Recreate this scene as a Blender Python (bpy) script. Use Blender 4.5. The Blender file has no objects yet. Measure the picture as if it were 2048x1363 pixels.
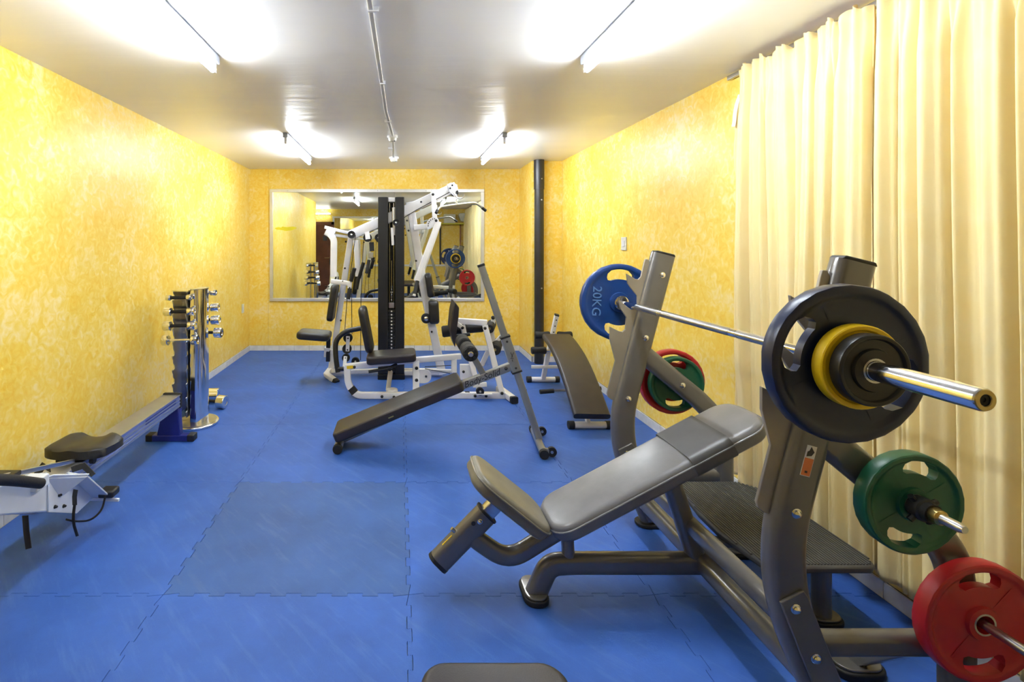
import bpy, bmesh, math, random
from mathutils import Vector, Matrix
random.seed(7)
PI = math.pi
sc = bpy.context.scene
COL = sc.collection

# ---------------------------------------------------------------- camera, world, exposure
F, CX, CY, H = 1040.0, 800.0, 487.0, 1.43          # focal length in px, principal point, eye height
cam = bpy.data.cameras.new('camera')
cam.sensor_fit = 'HORIZONTAL'; cam.sensor_width = 36.0
cam.lens = 36.0 * F / 2048.0
cam.shift_x = (1024 - CX) / 2048.0
cam.shift_y = -(681.5 - CY) / 2048.0
cam.clip_start = 0.02
cam_ob = bpy.data.objects.new('camera', cam); COL.objects.link(cam_ob)
cam_ob.location = (0, 0, H); cam_ob.rotation_euler = (PI / 2, 0, 0)
sc.camera = cam_ob

world = bpy.data.worlds.new('world'); sc.world = world; world.use_nodes = True
world.node_tree.nodes['Background'].inputs[0].default_value = (0.9, 0.95, 1.0, 1)
world.node_tree.nodes['Background'].inputs[1].default_value = 0.3

sc.view_settings.view_transform = 'Standard'
sc.view_settings.look = 'None'
sc.view_settings.gamma = 1.0
sc.view_settings.use_curve_mapping = False
sc.view_settings.exposure = 2.15
TUBE = 34.0                                        # emission of a fluorescent tube

# ---------------------------------------------------------------- materials
def new_mat(name):
    m = bpy.data.materials.new(name); m.use_nodes = True
    return m, m.node_tree.nodes, m.node_tree.links, m.node_tree.nodes['Principled BSDF']

def plain(name, col, rough=0.5, metal=0.0, var=0.06, scale=9.0, bump=0.0, bscale=120.0, coat=0.0, spec=0.5):
    """paint, plastic, metal: a colour with faint mottling and optional fine relief"""
    m, N, L, b = new_mat(name)
    tc = N.new('ShaderNodeTexCoord')
    n = N.new('ShaderNodeTexNoise'); n.inputs['Scale'].default_value = scale; n.inputs['Detail'].default_value = 4
    L.new(tc.outputs['Object'], n.inputs['Vector'])
    r = N.new('ShaderNodeValToRGB')
    r.color_ramp.elements[0].position = 0.3; r.color_ramp.elements[1].position = 0.7
    r.color_ramp.elements[0].color = (*[c * (1 - var) for c in col], 1)
    r.color_ramp.elements[1].color = (*[min(1, c * (1 + var)) for c in col], 1)
    L.new(n.outputs['Fac'], r.inputs['Fac']); L.new(r.outputs['Color'], b.inputs['Base Color'])
    b.inputs['Roughness'].default_value = rough; b.inputs['Metallic'].default_value = metal
    b.inputs['Coat Weight'].default_value = coat; b.inputs['Specular IOR Level'].default_value = spec
    if bump > 0:
        n2 = N.new('ShaderNodeTexNoise'); n2.inputs['Scale'].default_value = bscale; n2.inputs['Detail'].default_value = 3
        L.new(tc.outputs['Object'], n2.inputs['Vector'])
        bp = N.new('ShaderNodeBump'); bp.inputs['Strength'].default_value = bump; bp.inputs['Distance'].default_value = 0.004
        L.new(n2.outputs['Fac'], bp.inputs['Height']); L.new(bp.outputs['Normal'], b.inputs['Normal'])
    return m

def wall_material():
    """sponged yellow distemper: two yellows dabbed over each other, faint trowel relief"""
    m, N, L, b = new_mat('sponged_yellow_wall')
    tc = N.new('ShaderNodeTexCoord')
    n1 = N.new('ShaderNodeTexNoise'); n1.inputs['Scale'].default_value = 2.6; n1.inputs['Detail'].default_value = 9; n1.inputs['Roughness'].default_value = 0.72
    n2 = N.new('ShaderNodeTexNoise'); n2.inputs['Scale'].default_value = 17; n2.inputs['Detail'].default_value = 8; n2.inputs['Distortion'].default_value = 1.4
    L.new(tc.outputs['Object'], n1.inputs['Vector']); L.new(tc.outputs['Object'], n2.inputs['Vector'])
    mx = N.new('ShaderNodeMix'); mx.data_type = 'FLOAT'; mx.inputs[0].default_value = 0.52
    L.new(n1.outputs['Fac'], mx.inputs[2]); L.new(n2.outputs['Fac'], mx.inputs[3])
    r = N.new('ShaderNodeValToRGB'); e = r.color_ramp.elements
    e[0].position = 0.33; e[0].color = (0.85, 0.50, 0.020, 1)
    e[1].position = 0.70; e[1].color = (0.93, 0.78, 0.44, 1)
    x = e.new(0.5); x.color = (0.89, 0.635, 0.105, 1)
    L.new(mx.outputs[0], r.inputs['Fac']); L.new(r.outputs['Color'], b.inputs['Base Color'])
    b.inputs['Roughness'].default_value = 0.40; b.inputs['Specular IOR Level'].default_value = 0.55
    bp = N.new('ShaderNodeBump'); bp.inputs['Strength'].default_value = 0.25; bp.inputs['Distance'].default_value = 0.005
    L.new(n2.outputs['Fac'], bp.inputs['Height']); L.new(bp.outputs['Normal'], b.inputs['Normal'])
    return m

def ceiling_material():
    m, N, L, b = new_mat('satin_ceiling_paint')
    tc = N.new('ShaderNodeTexCoord')
    mp = N.new('ShaderNodeMapping'); mp.inputs['Scale'].default_value = (0.35, 2.2, 1)
    L.new(tc.outputs['Object'], mp.inputs['Vector'])
    n = N.new('ShaderNodeTexNoise'); n.inputs['Scale'].default_value = 2.2; n.inputs['Detail'].default_value = 4
    L.new(mp.outputs['Vector'], n.inputs['Vector'])
    r = N.new('ShaderNodeValToRGB')
    r.color_ramp.elements[0].color = (0.80, 0.79, 0.77, 1); r.color_ramp.elements[1].color = (0.87, 0.86, 0.85, 1)
    L.new(n.outputs['Fac'], r.inputs['Fac']); L.new(r.outputs['Color'], b.inputs['Base Color'])
    b.inputs['Roughness'].default_value = 0.33
    bp = N.new('ShaderNodeBump'); bp.inputs['Strength'].default_value = 0.25; bp.inputs['Distance'].default_value = 0.03
    L.new(n.outputs['Fac'], bp.inputs['Height']); L.new(bp.outputs['Normal'], b.inputs['Normal'])
    return m

def mat_material(name, col, grime):
    """foam mat: blue with long pale scuffs and dull worn patches"""
    m, N, L, b = new_mat(name)
    tc = N.new('ShaderNodeTexCoord')
    n1 = N.new('ShaderNodeTexNoise'); n1.inputs['Scale'].default_value = 1.7; n1.inputs['Detail'].default_value = 8; n1.inputs['Roughness'].default_value = 0.65
    L.new(tc.outputs['Object'], n1.inputs['Vector'])
    r1 = N.new('ShaderNodeValToRGB'); e = r1.color_ramp.elements
    e[0].position = 0.35; e[0].color = (*[c * 0.80 for c in col], 1)
    e[1].position = 0.70; e[1].color = (*[c * 1.18 for c in col], 1)
    L.new(n1.outputs['Fac'], r1.inputs['Fac'])
    mr = N.new('ShaderNodeMapping'); mr.inputs['Rotation'].default_value = (0, 0, 0.85)
    L.new(tc.outputs['Object'], mr.inputs['Vector'])
    mp = N.new('ShaderNodeMapping'); mp.inputs['Scale'].default_value = (1.3, 9, 1)
    L.new(mr.outputs['Vector'], mp.inputs['Vector'])
    n2 = N.new('ShaderNodeTexNoise'); n2.inputs['Scale'].default_value = 2.4; n2.inputs['Detail'].default_value = 7; n2.inputs['Roughness'].default_value = 0.7
    L.new(mp.outputs['Vector'], n2.inputs['Vector'])
    r2 = N.new('ShaderNodeValToRGB'); r2.color_ramp.elements[0].position = 0.52; r2.color_ramp.elements[1].position = 0.80
    r2.color_ramp.elements[0].color = (0, 0, 0, 1); r2.color_ramp.elements[1].color = (0.55, 0.55, 0.55, 1)
    L.new(n2.outputs['Fac'], r2.inputs['Fac'])
    mx = N.new('ShaderNodeMix'); mx.data_type = 'RGBA'
    L.new(r2.outputs['Color'], mx.inputs[0]); L.new(r1.outputs['Color'], mx.inputs[6])
    mx.inputs[7].default_value = (*grime, 1)
    L.new(mx.outputs[2], b.inputs['Base Color'])
    b.inputs['Roughness'].default_value = 0.55; b.inputs['Specular IOR Level'].default_value = 0.35
    n3 = N.new('ShaderNodeTexNoise'); n3.inputs['Scale'].default_value = 160; n3.inputs['Detail'].default_value = 2
    L.new(tc.outputs['Object'], n3.inputs['Vector'])
    bp = N.new('ShaderNodeBump'); bp.inputs['Strength'].default_value = 0.25; bp.inputs['Distance'].default_value = 0.002
    L.new(n3.outputs['Fac'], bp.inputs['Height']); L.new(bp.outputs['Normal'], b.inputs['Normal'])
    return m

def curtain_material():
    m, N, L, b = new_mat('cream_curtain_cloth')
    tc = N.new('ShaderNodeTexCoord')
    n = N.new('ShaderNodeTexNoise'); n.inputs['Scale'].default_value = 5; n.inputs['Detail'].default_value = 6; n.inputs['Distortion'].default_value = 2
    L.new(tc.outputs['Object'], n.inputs['Vector'])
    r = N.new('ShaderNodeValToRGB')
    r.color_ramp.elements[0].color = (0.93, 0.77, 0.36, 1); r.color_ramp.elements[1].color = (0.95, 0.85, 0.50, 1)
    L.new(n.outputs['Fac'], r.inputs['Fac']); L.new(r.outputs['Color'], b.inputs['Base Color'])
    b.inputs['Roughness'].default_value = 0.8; b.inputs['Specular IOR Level'].default_value = 0.15
    tr = N.new('ShaderNodeBsdfTranslucent'); tr.inputs[0].default_value = (0.98, 0.62, 0.16, 1)
    ms = N.new('ShaderNodeMixShader'); ms.inputs[0].default_value = 0.22
    out = N['Material Output']
    L.new(b.outputs[0], ms.inputs[1]); L.new(tr.outputs[0], ms.inputs[2]); L.new(ms.outputs[0], out.inputs[0])
    bp = N.new('ShaderNodeBump'); bp.inputs['Strength'].default_value = 0.2; bp.inputs['Distance'].default_value = 0.004
    L.new(n.outputs['Fac'], bp.inputs['Height']); L.new(bp.outputs['Normal'], b.inputs['Normal'])
    return m

def emit(name, col, s):
    m, N, L, b = new_mat(name)
    b.inputs['Base Color'].default_value = (0.9, 0.9, 0.9, 1)
    b.inputs['Emission Color'].default_value = (*col, 1); b.inputs['Emission Strength'].default_value = s
    return m

M = {}
M['wall'] = wall_material()
M['ceiling'] = ceiling_material()
M['mat'] = mat_material('blue_foam_mat', (0.033, 0.112, 0.43), (0.085, 0.19, 0.50))
M['mat_worn'] = mat_material('worn_grey_blue_foam_mat', (0.036, 0.102, 0.315), (0.10, 0.17, 0.36))
M['concrete'] = plain('bare_concrete', (0.10, 0.11, 0.13), 0.9, var=0.2)
M['tile'] = plain('white_glazed_tile', (0.72, 0.71, 0.69), 0.3, var=0.1, scale=14)
M['curtain'] = curtain_material()
M['tube'] = emit('lit_fluorescent_tube', (0.86, 0.93, 1.0), TUBE)
M['tube_dim'] = emit('lit_dim_tube', (0.86, 0.93, 1.0), TUBE*.2)
M['batten'] = plain('grey_batten_enamel', (0.30, 0.32, 0.36), 0.4)
M['white_paint'] = plain('white_enamel', (0.74, 0.74, 0.76), 0.32, var=0.04)
M['gym_white'] = plain('gym_white_enamel', (0.76, 0.76, 0.78), 0.3, var=0.05)
M['rower_white'] = plain('rower_pale_grey_enamel', (0.66, 0.70, 0.76), 0.35, var=0.05)
M['black_vinyl'] = plain('black_vinyl', (0.012, 0.011, 0.012), 0.42, var=0.25, scale=20, bump=0.15, bscale=300)
M['brown_vinyl'] = plain('dark_brown_vinyl', (0.022, 0.017, 0.018), 0.40, var=0.2, scale=12, bump=0.15, bscale=300)
M['grey_vinyl'] = plain('grey_vinyl', (0.165, 0.162, 0.168), 0.30, var=0.1, scale=12, bump=0.1, bscale=300)
M['band_vinyl'] = plain('dark_grey_vinyl', (0.095, 0.095, 0.098), 0.36, var=0.1, scale=12)
M['olive_vinyl'] = plain('grey_olive_vinyl', (0.17, 0.155, 0.115), 0.36, var=0.12, scale=12, bump=0.1, bscale=300)
M['rubber'] = plain('black_rubber', (0.008, 0.008, 0.009), 0.6, var=0.2)
M['foam'] = plain('black_foam', (0.009, 0.0085, 0.009), 0.7, var=0.2, bump=0.3, bscale=200)
M['black_paint'] = plain('black_enamel', (0.009, 0.009, 0.010), 0.4, var=0.2)
M['gunmetal'] = plain('gunmetal_enamel', (0.155, 0.147, 0.138), 0.28, metal=0.35, var=0.06, coat=0.3)
M['hook_metal'] = plain('bronze_grey_plate', (0.33, 0.29, 0.23), 0.42, metal=0.4, var=0.08)
M['chrome'] = plain('chrome', (0.80, 0.80, 0.80), 0.10, metal=1.0, var=0.04)
M['steel'] = plain('brushed_steel', (0.55, 0.55, 0.55), 0.28, metal=1.0, var=0.1)
M['grey_steel'] = plain('silver_grey_enamel', (0.30, 0.30, 0.28), 0.30, metal=0.55, var=0.08)
M['alu'] = plain('aluminium_frame', (0.70, 0.70, 0.70), 0.35, metal=0.7, var=0.05)
M['brass'] = plain('brass', (0.55, 0.42, 0.16), 0.3, metal=1.0)
M['plate_blue'] = plain('blue_rubber_plate', (0.009, 0.046, 0.190), 0.34, var=0.1)
M['plate_navy'] = plain('navy_rubber_plate', (0.007, 0.014, 0.050), 0.34, var=0.12)
M['plate_green'] = plain('green_rubber_plate', (0.006, 0.090, 0.046), 0.36, var=0.12)
M['plate_red'] = plain('red_rubber_plate', (0.430, 0.012, 0.020), 0.38, var=0.1)
M['plate_yellow'] = plain('yellow_rubber_plate', (0.90, 0.62, 0.010), 0.36, var=0.08)
M['plate_black'] = plain('black_rubber_plate', (0.012, 0.011, 0.010), 0.36, var=0.15)
M['emboss'] = plain('raised_letter_edge', (0.10, 0.22, 0.46), 0.4)
M['pipe'] = plain('black_downpipe', (0.018, 0.018, 0.020), 0.38, var=0.25, scale=6)
M['navy_paint'] = plain('dark_blue_enamel', (0.012, 0.020, 0.20), 0.35)
M['rail_alu'] = plain('anodised_rail', (0.42, 0.44, 0.50), 0.30, metal=0.8)
M['rail_side'] = plain('blue_grey_rail_side', (0.20, 0.26, 0.52), 0.35, metal=0.4)
M['ribbed'] = plain('ribbed_grey_rubber', (0.060, 0.057, 0.055), 0.5, var=0.1)
M['wood'] = plain('dark_red_brown_door', (0.16, 0.055, 0.030), 0.45, var=0.25, scale=4)
M['pole_wood'] = plain('brown_wood', (0.36, 0.17, 0.06), 0.5, var=0.2)
M['lime'] = plain('yellow_green_board', (0.62, 0.60, 0.05), 0.5)
M['plastic'] = plain('cream_plastic', (0.72, 0.71, 0.64), 0.4)
M['orange_print'] = plain('orange_label', (0.72, 0.20, 0.05), 0.5)
M['white_print'] = plain('white_label', (0.75, 0.75, 0.73), 0.5)
M['black_print'] = plain('black_print', (0.02, 0.02, 0.02), 0.5)
M['yellow_smear'] = plain('yellow_paint_smear', (0.80, 0.70, 0.02), 0.5)
def mirror_mat():
    m, N, L, b = new_mat('mirror_glass')
    b.inputs['Base Color'].default_value = (0.84, 0.87, 0.80, 1)
    b.inputs['Metallic'].default_value = 1; b.inputs['Roughness'].default_value = 0.0
    return m
M['mirror'] = mirror_mat()

# ---------------------------------------------------------------- helpers
def P(u, v, Y):
    """room point seen at photo pixel (u, v) at distance Y"""
    return Vector(((u - CX) * Y / F, Y, H - (v - CY) * Y / F))
def FL(u, v):
    """floor point under photo pixel (u, v)"""
    return P(u, v, H * F / (v - CY))
def V(*a): return Vector(a)

def rrect(w, h, r, seg=3):
    r = min(r, w / 2 - 1e-4, h / 2 - 1e-4); out = []
    for cx, cy, a0 in ((w/2-r, h/2-r, 0), (-w/2+r, h/2-r, PI/2), (-w/2+r, -h/2+r, PI), (w/2-r, -h/2+r, 1.5*PI)):
        for i in range(seg + 1):
            a = a0 + PI / 2 * i / seg
            out.append((cx + r * math.cos(a), cy + r * math.sin(a)))
    return out
def circ(r, n=14): return [(r * math.cos(2*PI*i/n), r * math.sin(2*PI*i/n)) for i in range(n)]
def fillet(pts, r, n=6):
    pts = [Vector(p) for p in pts]; out = [pts[0]]
    for a, b, c in zip(pts, pts[1:], pts[2:]):
        d1, d2 = (a - b), (c - b)
        q = min(r, d1.length * 0.48, d2.length * 0.48)
        p0 = b + d1.normalized() * q; p2 = b + d2.normalized() * q
        for i in range(n + 1):
            t = i / n
            out.append(p0 * (1-t)**2 + b * 2*t*(1-t) + p2 * t*t)
    out.append(pts[-1]); return out

class MB:
    def __init__(s): s.v = []; s.f = []
    def add(s, vs, fs):
        o = len(s.v); s.v += [tuple(x) for x in vs]; s.f += [tuple(i + o for i in f) for f in fs]; return s
    def sweep(s, path, prof, up=(0, 0, 1), caps=True, closed=False):
        path = [Vector(p) for p in path]; up = Vector(up); n = len(path); k = len(prof); vs = []
        dirs = [(path[i+1] - path[i]).normalized() for i in range(n - 1)]
        for i in range(n):
            d = dirs[max(i-1, 0)]; d2 = dirs[min(i, n-2)]
            t = (d + d2).normalized()
            sd = d.cross(up)
            if sd.length < 1e-3: sd = d.cross(Vector((0, 1, 0.01)))
            sd.normalize(); nn = sd.cross(d)
            for a, b in prof:
                q = path[i] + sd * a + nn * b
                q = q - d * ((q - path[i]).dot(t) / max(d.dot(t), 0.2))
                vs.append(q)
        fs = []
        for i in range(n - 1):
            for j in range(k):
                j2 = (j + 1) % k
                fs.append((i*k + j, i*k + j2, (i+1)*k + j2, (i+1)*k + j))
        if caps:
            fs.append(tuple(range(k - 1, -1, -1))); fs.append(tuple((n-1)*k + j for j in range(k)))
        return s.add(vs, fs)
    def cyl(s, a, b, r, n=20, r2=None):
        a, b = Vector(a), Vector(b); r2 = r if r2 is None else r2
        return s.lathe(a, b - a, [(0, 0), (r, 0), (r2, (b - a).length), (0, (b - a).length)], n)
    def lathe(s, o, axis, prof, n=24):
        o, ax = Vector(o), Vector(axis).normalized()
        x = ax.orthogonal().normalized(); y = ax.cross(x); vs = []; fs = []; m = len(prof); rows = []
        for r, h in prof:
            if r < 1e-6: rows.append([len(vs)]); vs.append(o + ax * h)
            else:
                rows.append(list(range(len(vs), len(vs) + n)))
                vs += [o + ax * h + (x * math.cos(2*PI*i/n) + y * math.sin(2*PI*i/n)) * r for i in range(n)]
        for A, B in zip(rows, rows[1:]):
            for i in range(n):
                j = (i + 1) % n
                if len(A) == 1 and len(B) == 1: continue
                if len(A) == 1: fs.append((A[0], B[j], B[i]))
                elif len(B) == 1: fs.append((A[i], A[j], B[0]))
                else: fs.append((A[i], A[j], B[j], B[i]))
        return s.add(vs, fs)
    def box(s, c, d, R=None):
        c = Vector(c); vs = []
        for x in (-1, 1):
            for y in (-1, 1):
                for z in (-1, 1):
                    q = Vector((x*d[0]/2, y*d[1]/2, z*d[2]/2)); vs.append(c + (R @ q if R else q))
        return s.add(vs, [(0,1,3,2),(4,6,7,5),(0,4,5,1),(2,3,7,6),(0,2,6,4),(1,5,7,3)])
    def prism(s, poly, o, ex, ey, depth):
        """polygon (a, b) on axes ex, ey extruded both ways along ex x ey"""
        o, ex, ey = Vector(o), Vector(ex).normalized(), Vector(ey).normalized(); nz = ex.cross(ey); n = len(poly)
        vs = [o + ex*a + ey*b + nz*(depth/2) for a, b in poly] + [o + ex*a + ey*b - nz*(depth/2) for a, b in poly]
        fs = [tuple(range(n)), tuple(range(2*n - 1, n - 1, -1))]
        fs += [(i, i + n, (i+1) % n + n, (i+1) % n) for i in range(n)]
        return s.add(vs, fs)
    def pad(s, c, ex, ey, L, W, T, rc=0.05, re=0.02, seg=5, crown=0.0):
        """upholstered pad: rounded outline L x W on axes ex, ey, thickness T, rolled edges"""
        c, ex, ey = Vector(c), Vector(ex).normalized(), Vector(ey).normalized(); ez = ex.cross(ey).normalized(); rings = []
        def ring(ins, z):
            return [c + ex*a + ey*b + ez*z for a, b in rrect(L - 2*ins, W - 2*ins, max(rc - ins, 0.004), 6)]
        for i in range(seg + 1):
            a = PI/2 * i / seg; rings.append(ring(re * (1 - math.sin(a)), -T/2 + re * (1 - math.cos(a))))
        for i in range(seg + 1):
            a = PI/2 * i / seg; rings.append(ring(re * (1 - math.cos(a)), T/2 - re * (1 - math.sin(a))))
        if crown:
            for f in (0.25, 0.5, 0.8):
                ins = re + min(L, W) * 0.5 * f * 0.9
                rings.append([c + ex*a + ey*b + ez*(T/2 + crown * (1 - (1-f)**2)) for a, b in rrect(L - 2*ins, W - 2*ins, max(rc*(1-f), 0.003), 6)])
        k = len(rings[0]); vs = [p for r in rings for p in r]; fs = []
        for i in range(len(rings) - 1):
            for j in range(k):
                fs.append((i*k + j, i*k + (j+1) % k, (i+1)*k + (j+1) % k, (i+1)*k + j))
        fs.append(tuple(range(k - 1, -1, -1))); fs.append(tuple((len(rings)-1)*k + j for j in range(k)))
        return s.add(vs, fs)
    def mesh(s, name, mat=None, smooth=True, angle=38):
        me = bpy.data.meshes.new(name); me.from_pydata(s.v, [], s.f); me.update()
        bm = bmesh.new(); bm.from_mesh(me); bmesh.ops.recalc_face_normals(bm, faces=bm.faces); bm.to_mesh(me); bm.free()
        if smooth:
            for p in me.polygons: p.use_smooth = True
            me.set_sharp_from_angle(angle=math.radians(angle))
        if mat: me.materials.append(mat)
        return me
    def build(s, name, mat, parent=None, bevel=0.0, smooth=True, angle=38):
        o = bpy.data.objects.new(name, s.mesh(name, mat if not isinstance(mat, str) else M[mat], smooth, angle))
        COL.objects.link(o)
        if parent is not None:
            o.parent = parent; o.matrix_parent_inverse = Matrix.Translation(-parent.location)
        if bevel:
            bv = o.modifiers.new('bevel', 'BEVEL'); bv.width = bevel; bv.segments = 2; bv.limit_method = 'ANGLE'; bv.angle_limit = math.radians(40)
        return o

def tag(o, label=None, cat=None, group=None, kind=None):
    if label: o['label'] = label
    if cat: o['category'] = cat
    if group: o['group'] = group
    if kind: o['kind'] = kind
    return o
def thing(name, label, cat, loc=(0, 0, 0), group=None):
    o = bpy.data.objects.new(name, None); COL.objects.link(o); o.location = loc; o.empty_display_size = 0.1
    return tag(o, label, cat, group)
def struct(o): o['kind'] = 'structure'; return o
def tube(name, pts, w, h, mat, parent, up=(0, 1, 0), r=None, fil=0.0, label=None):
    """rectangular tube: w across the bend plane, h along up"""
    pts = [Vector(p) for p in pts]
    if fil: pts = fillet(pts, fil)
    o = MB().sweep(pts, rrect(w, h, min(w, h) * 0.18 if r is None else r), up).build(name, mat, parent)
    if label: o['label'] = label
    return o
def rod(name, a, b, r, mat, parent, n=16):
    return MB().cyl(a, b, r, n).build(name, mat, parent)
def bent(name, pts, r, mat, parent, up=(0, 1, 0), fil=0.05, n=14):
    return MB().sweep(fillet(pts, fil) if fil else pts, circ(r, n), up).build(name, mat, parent, angle=50)
def bolt(parent, p, axis=(0, -1, 0), r=0.011, mat='chrome', name='bolt'):
    return MB().lathe(p, axis, [(r*1.35, -0.004), (r*1.35, 0.002), (r, 0.003), (r, 0.008), (r*0.55, 0.012), (0, 0.013)], 12).build(name, mat, parent)
def text_mesh(name, body, size, mat, parent, o, ex, ey, ext=0.001, shear=0.0, align='CENTER'):
    cu = bpy.data.curves.new('txt', 'FONT'); cu.body = body; cu.size = size; cu.extrude = ext; cu.align_x = align; cu.align_y = 'CENTER'; cu.shear = shear
    cu.resolution_u = 3
    t = bpy.data.objects.new('txt', cu); COL.objects.link(t); bpy.context.view_layer.update()
    me = bpy.data.meshes.new_from_object(t.evaluated_get(bpy.context.evaluated_depsgraph_get()))
    bpy.data.objects.remove(t); bpy.data.curves.remove(cu)
    ex, ey = Vector(ex).normalized(), Vector(ey).normalized(); ez = ex.cross(ey)
    me.transform(Matrix(((ex.x, ey.x, ez.x, o[0]), (ex.y, ey.y, ez.y, o[1]), (ex.z, ey.z, ez.z, o[2]), (0, 0, 0, 1))))
    me.materials.clear(); me.materials.append(M[mat]); me.name = name
    ob = bpy.data.objects.new(name, me); COL.objects.link(ob)
    if parent is not None:
        ob.parent = parent; ob.matrix_parent_inverse = Matrix.Translation(-parent.location)
    return ob

# ================================================================ THE ROOM
XL, XR, YB, YR, ZC = -2.02, 1.96, 6.98, -1.10, 2.43
XA, YA = -3.00, 1.45                                # alcove behind the end of the left wall
def slab(name, x0, x1, y0, y1, z0, z1, mat, parent=None, bevel=0.0):
    return MB().box(((x0+x1)/2, (y0+y1)/2, (z0+z1)/2), (x1-x0, y1-y0, z1-z0)).build(name, mat, parent, bevel, smooth=False)
floor = struct(slab('floor', XA - .1, XR + .1, YR - .1, YB + .1, -.12, -.012, 'concrete'))
struct(slab('ceiling', XA - .1, XR + .1, YR - .1, YB + .1, ZC, ZC + .1, 'ceiling'))
struct(slab('wall_left', XL - .1, XL, YA, YB, -.012, ZC, 'wall'))
struct(slab('wall_right', XR, XR + .1, YR, YB, -.012, ZC, 'wall'))
wb = struct(slab('wall_back', XL - .1, XR + .1, YB, YB + .1, -.012, ZC, 'wall'))
slab('pilaster', XL, -1.765, YB - .012, YB, 0, ZC, 'wall', wb)
slab('pilaster', 1.135, 1.60, YB - .012, YB, 0, ZC, 'wall', wb)
struct(slab('wall_rear', XA, XR + .1, YR - .1, YR, -.012, ZC, 'wall'))
struct(slab('wall_alcove', XA - .1, XA, YR, YA + .1, -.012, ZC, 'wall'))
struct(slab('wall_alcove_end', XA, XL - .1, YA, YA + .1, -.012, ZC, 'wall'))
struct(slab('wall_chase', 1.60, XR, 6.29, YB - .012, 0, ZC, 'wall'))
# dark joint lines where walls meet the ceiling
# --- jigsaw mats: each mat is a piece of the floor
PITCH, AMP = 0.0625, 0.009
def wave(t0, t1, rev=False):
    """jigsaw edge from t0 to t1: list of (t, offset)"""
    pts = []; k0 = int(round(t0 / PITCH)); k1 = int(round(t1 / PITCH))
    for k in range(k0, k1):
        a = k * PITCH; s = AMP if k % 2 == 0 else -AMP; d = 0.006
        pts += [(a + .001, 0), (a - d + .004, s * .8), (a + .004, s), (a + PITCH - .004, s), (a + PITCH + d - .004, s * .8), (a + PITCH - .001, 0)]
    return pts
X0, Y0 = 0.035, 0.12
xs = [-2.009, -0.965, 0.035, 1.035, 1.949]
ys = [YR + .002, 0.12, 1.12, 2.12, 3.12, 4.12, 5.12, 6.12, YB - .012]
def mat_tile(x0, x1, y0, y1, jag, mat):
    g = 0.0011; pts = []
    def seg(horizontal, c, a, b, jagged, sgn, rev):
        # sgn: direction into the mat
        base = X0 if horizontal else Y0
        if jagged:
            w = [(t + base, o) for t, o in wave(a - base, b - base)]
            w = [(t, o) for t, o in w if a + .014 < t < b - .014]
        else: w = []
        if rev: w = w[::-1]
        for t, o in w:
            pts.append((t, c + o + sgn*g) if horizontal else (c + o + sgn*g, t))
    pts.append((x0 + g, y0 + g)); seg(True, y0, x0, x1, jag[0], 1, False)
    pts.append((x1 - g, y0 + g)); seg(False, x1, y0, y1, jag[1], -1, False)
    pts.append((x1 - g, y1 - g)); seg(True, y1, x0, x1, jag[2], -1, True)
    pts.append((x0 + g, y1 - g)); seg(False, x0, y0, y1, jag[3], 1, True)
    n = len(pts)
    mb = MB(); mb.add([(x, y, 0) for x, y in pts] + [(x, y, -.012) for x, y in pts],
                      [tuple(range(n))] + [(i, i + n, (i+1) % n + n, (i+1) % n) for i in range(n)])
    return mb.build('mat', mat, floor, smooth=False)
for i in range(4):
    for j in range(8):
        mat_tile(xs[i], xs[i+1], ys[j], ys[j+1], (j > 0, i < 3, j < 7, i > 0), M['mat_worn'] if (i, j) == (1, 3) else M['mat'])
mat_tile(XA, XL - .1, YR + .002, YA, (0, 0, 0, 0), M['mat'])
mat_tile(XL - .1, xs[0], YR + .002, YA - .01, (0, 0, 0, 0), M['mat'])

# --- tiled skirting
def skirting(name, p0, p1, nrm, n, h=0.068):
    p0, p1, nrm = Vector(p0), Vector(p1), Vector(nrm); d = (p1 - p0); L = d.length; d.normalize()
    base = struct(MB().box((p0 + p1)/2 + nrm*.003 + V(0, 0, h/2), [abs(d.x)*L + abs(nrm.x)*.006, abs(d.y)*L + abs(nrm.y)*.006, h]).build(name, 'concrete'))
    w = L / n
    for k in range(n):
        c = p0 + d * (w * (k + .5)) + nrm * (.008 + .001 * random.random()); hh = h - random.random() * .002
        a = (w - .0035)
        MB().box(c + V(0, 0, hh/2 + .001), [abs(d.x)*a + abs(nrm.x)*.008, abs(d.y)*a + abs(nrm.y)*.008, hh]).build('tile', 'tile', base, smooth=False)
skirting('baseboard_left', (XL, YA, 0), (XL, YB, 0), (1, 0, 0), 28)
skirting('baseboard_back', (XL, YB - .012, 0), (1.60, YB - .012, 0), (0, -1, 0), 18)
skirting('baseboard_right', (XR, YR, 0), (XR, 6.29, 0), (-1, 0, 0), 37)
skirting('baseboard_chase', (1.60, 6.29, 0), (XR, 6.29, 0), (0, -1, 0), 2)
skirting('baseboard_chase_side', (1.60, 6.29, 0), (1.60, YB - .02, 0), (-1, 0, 0), 3)

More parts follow.
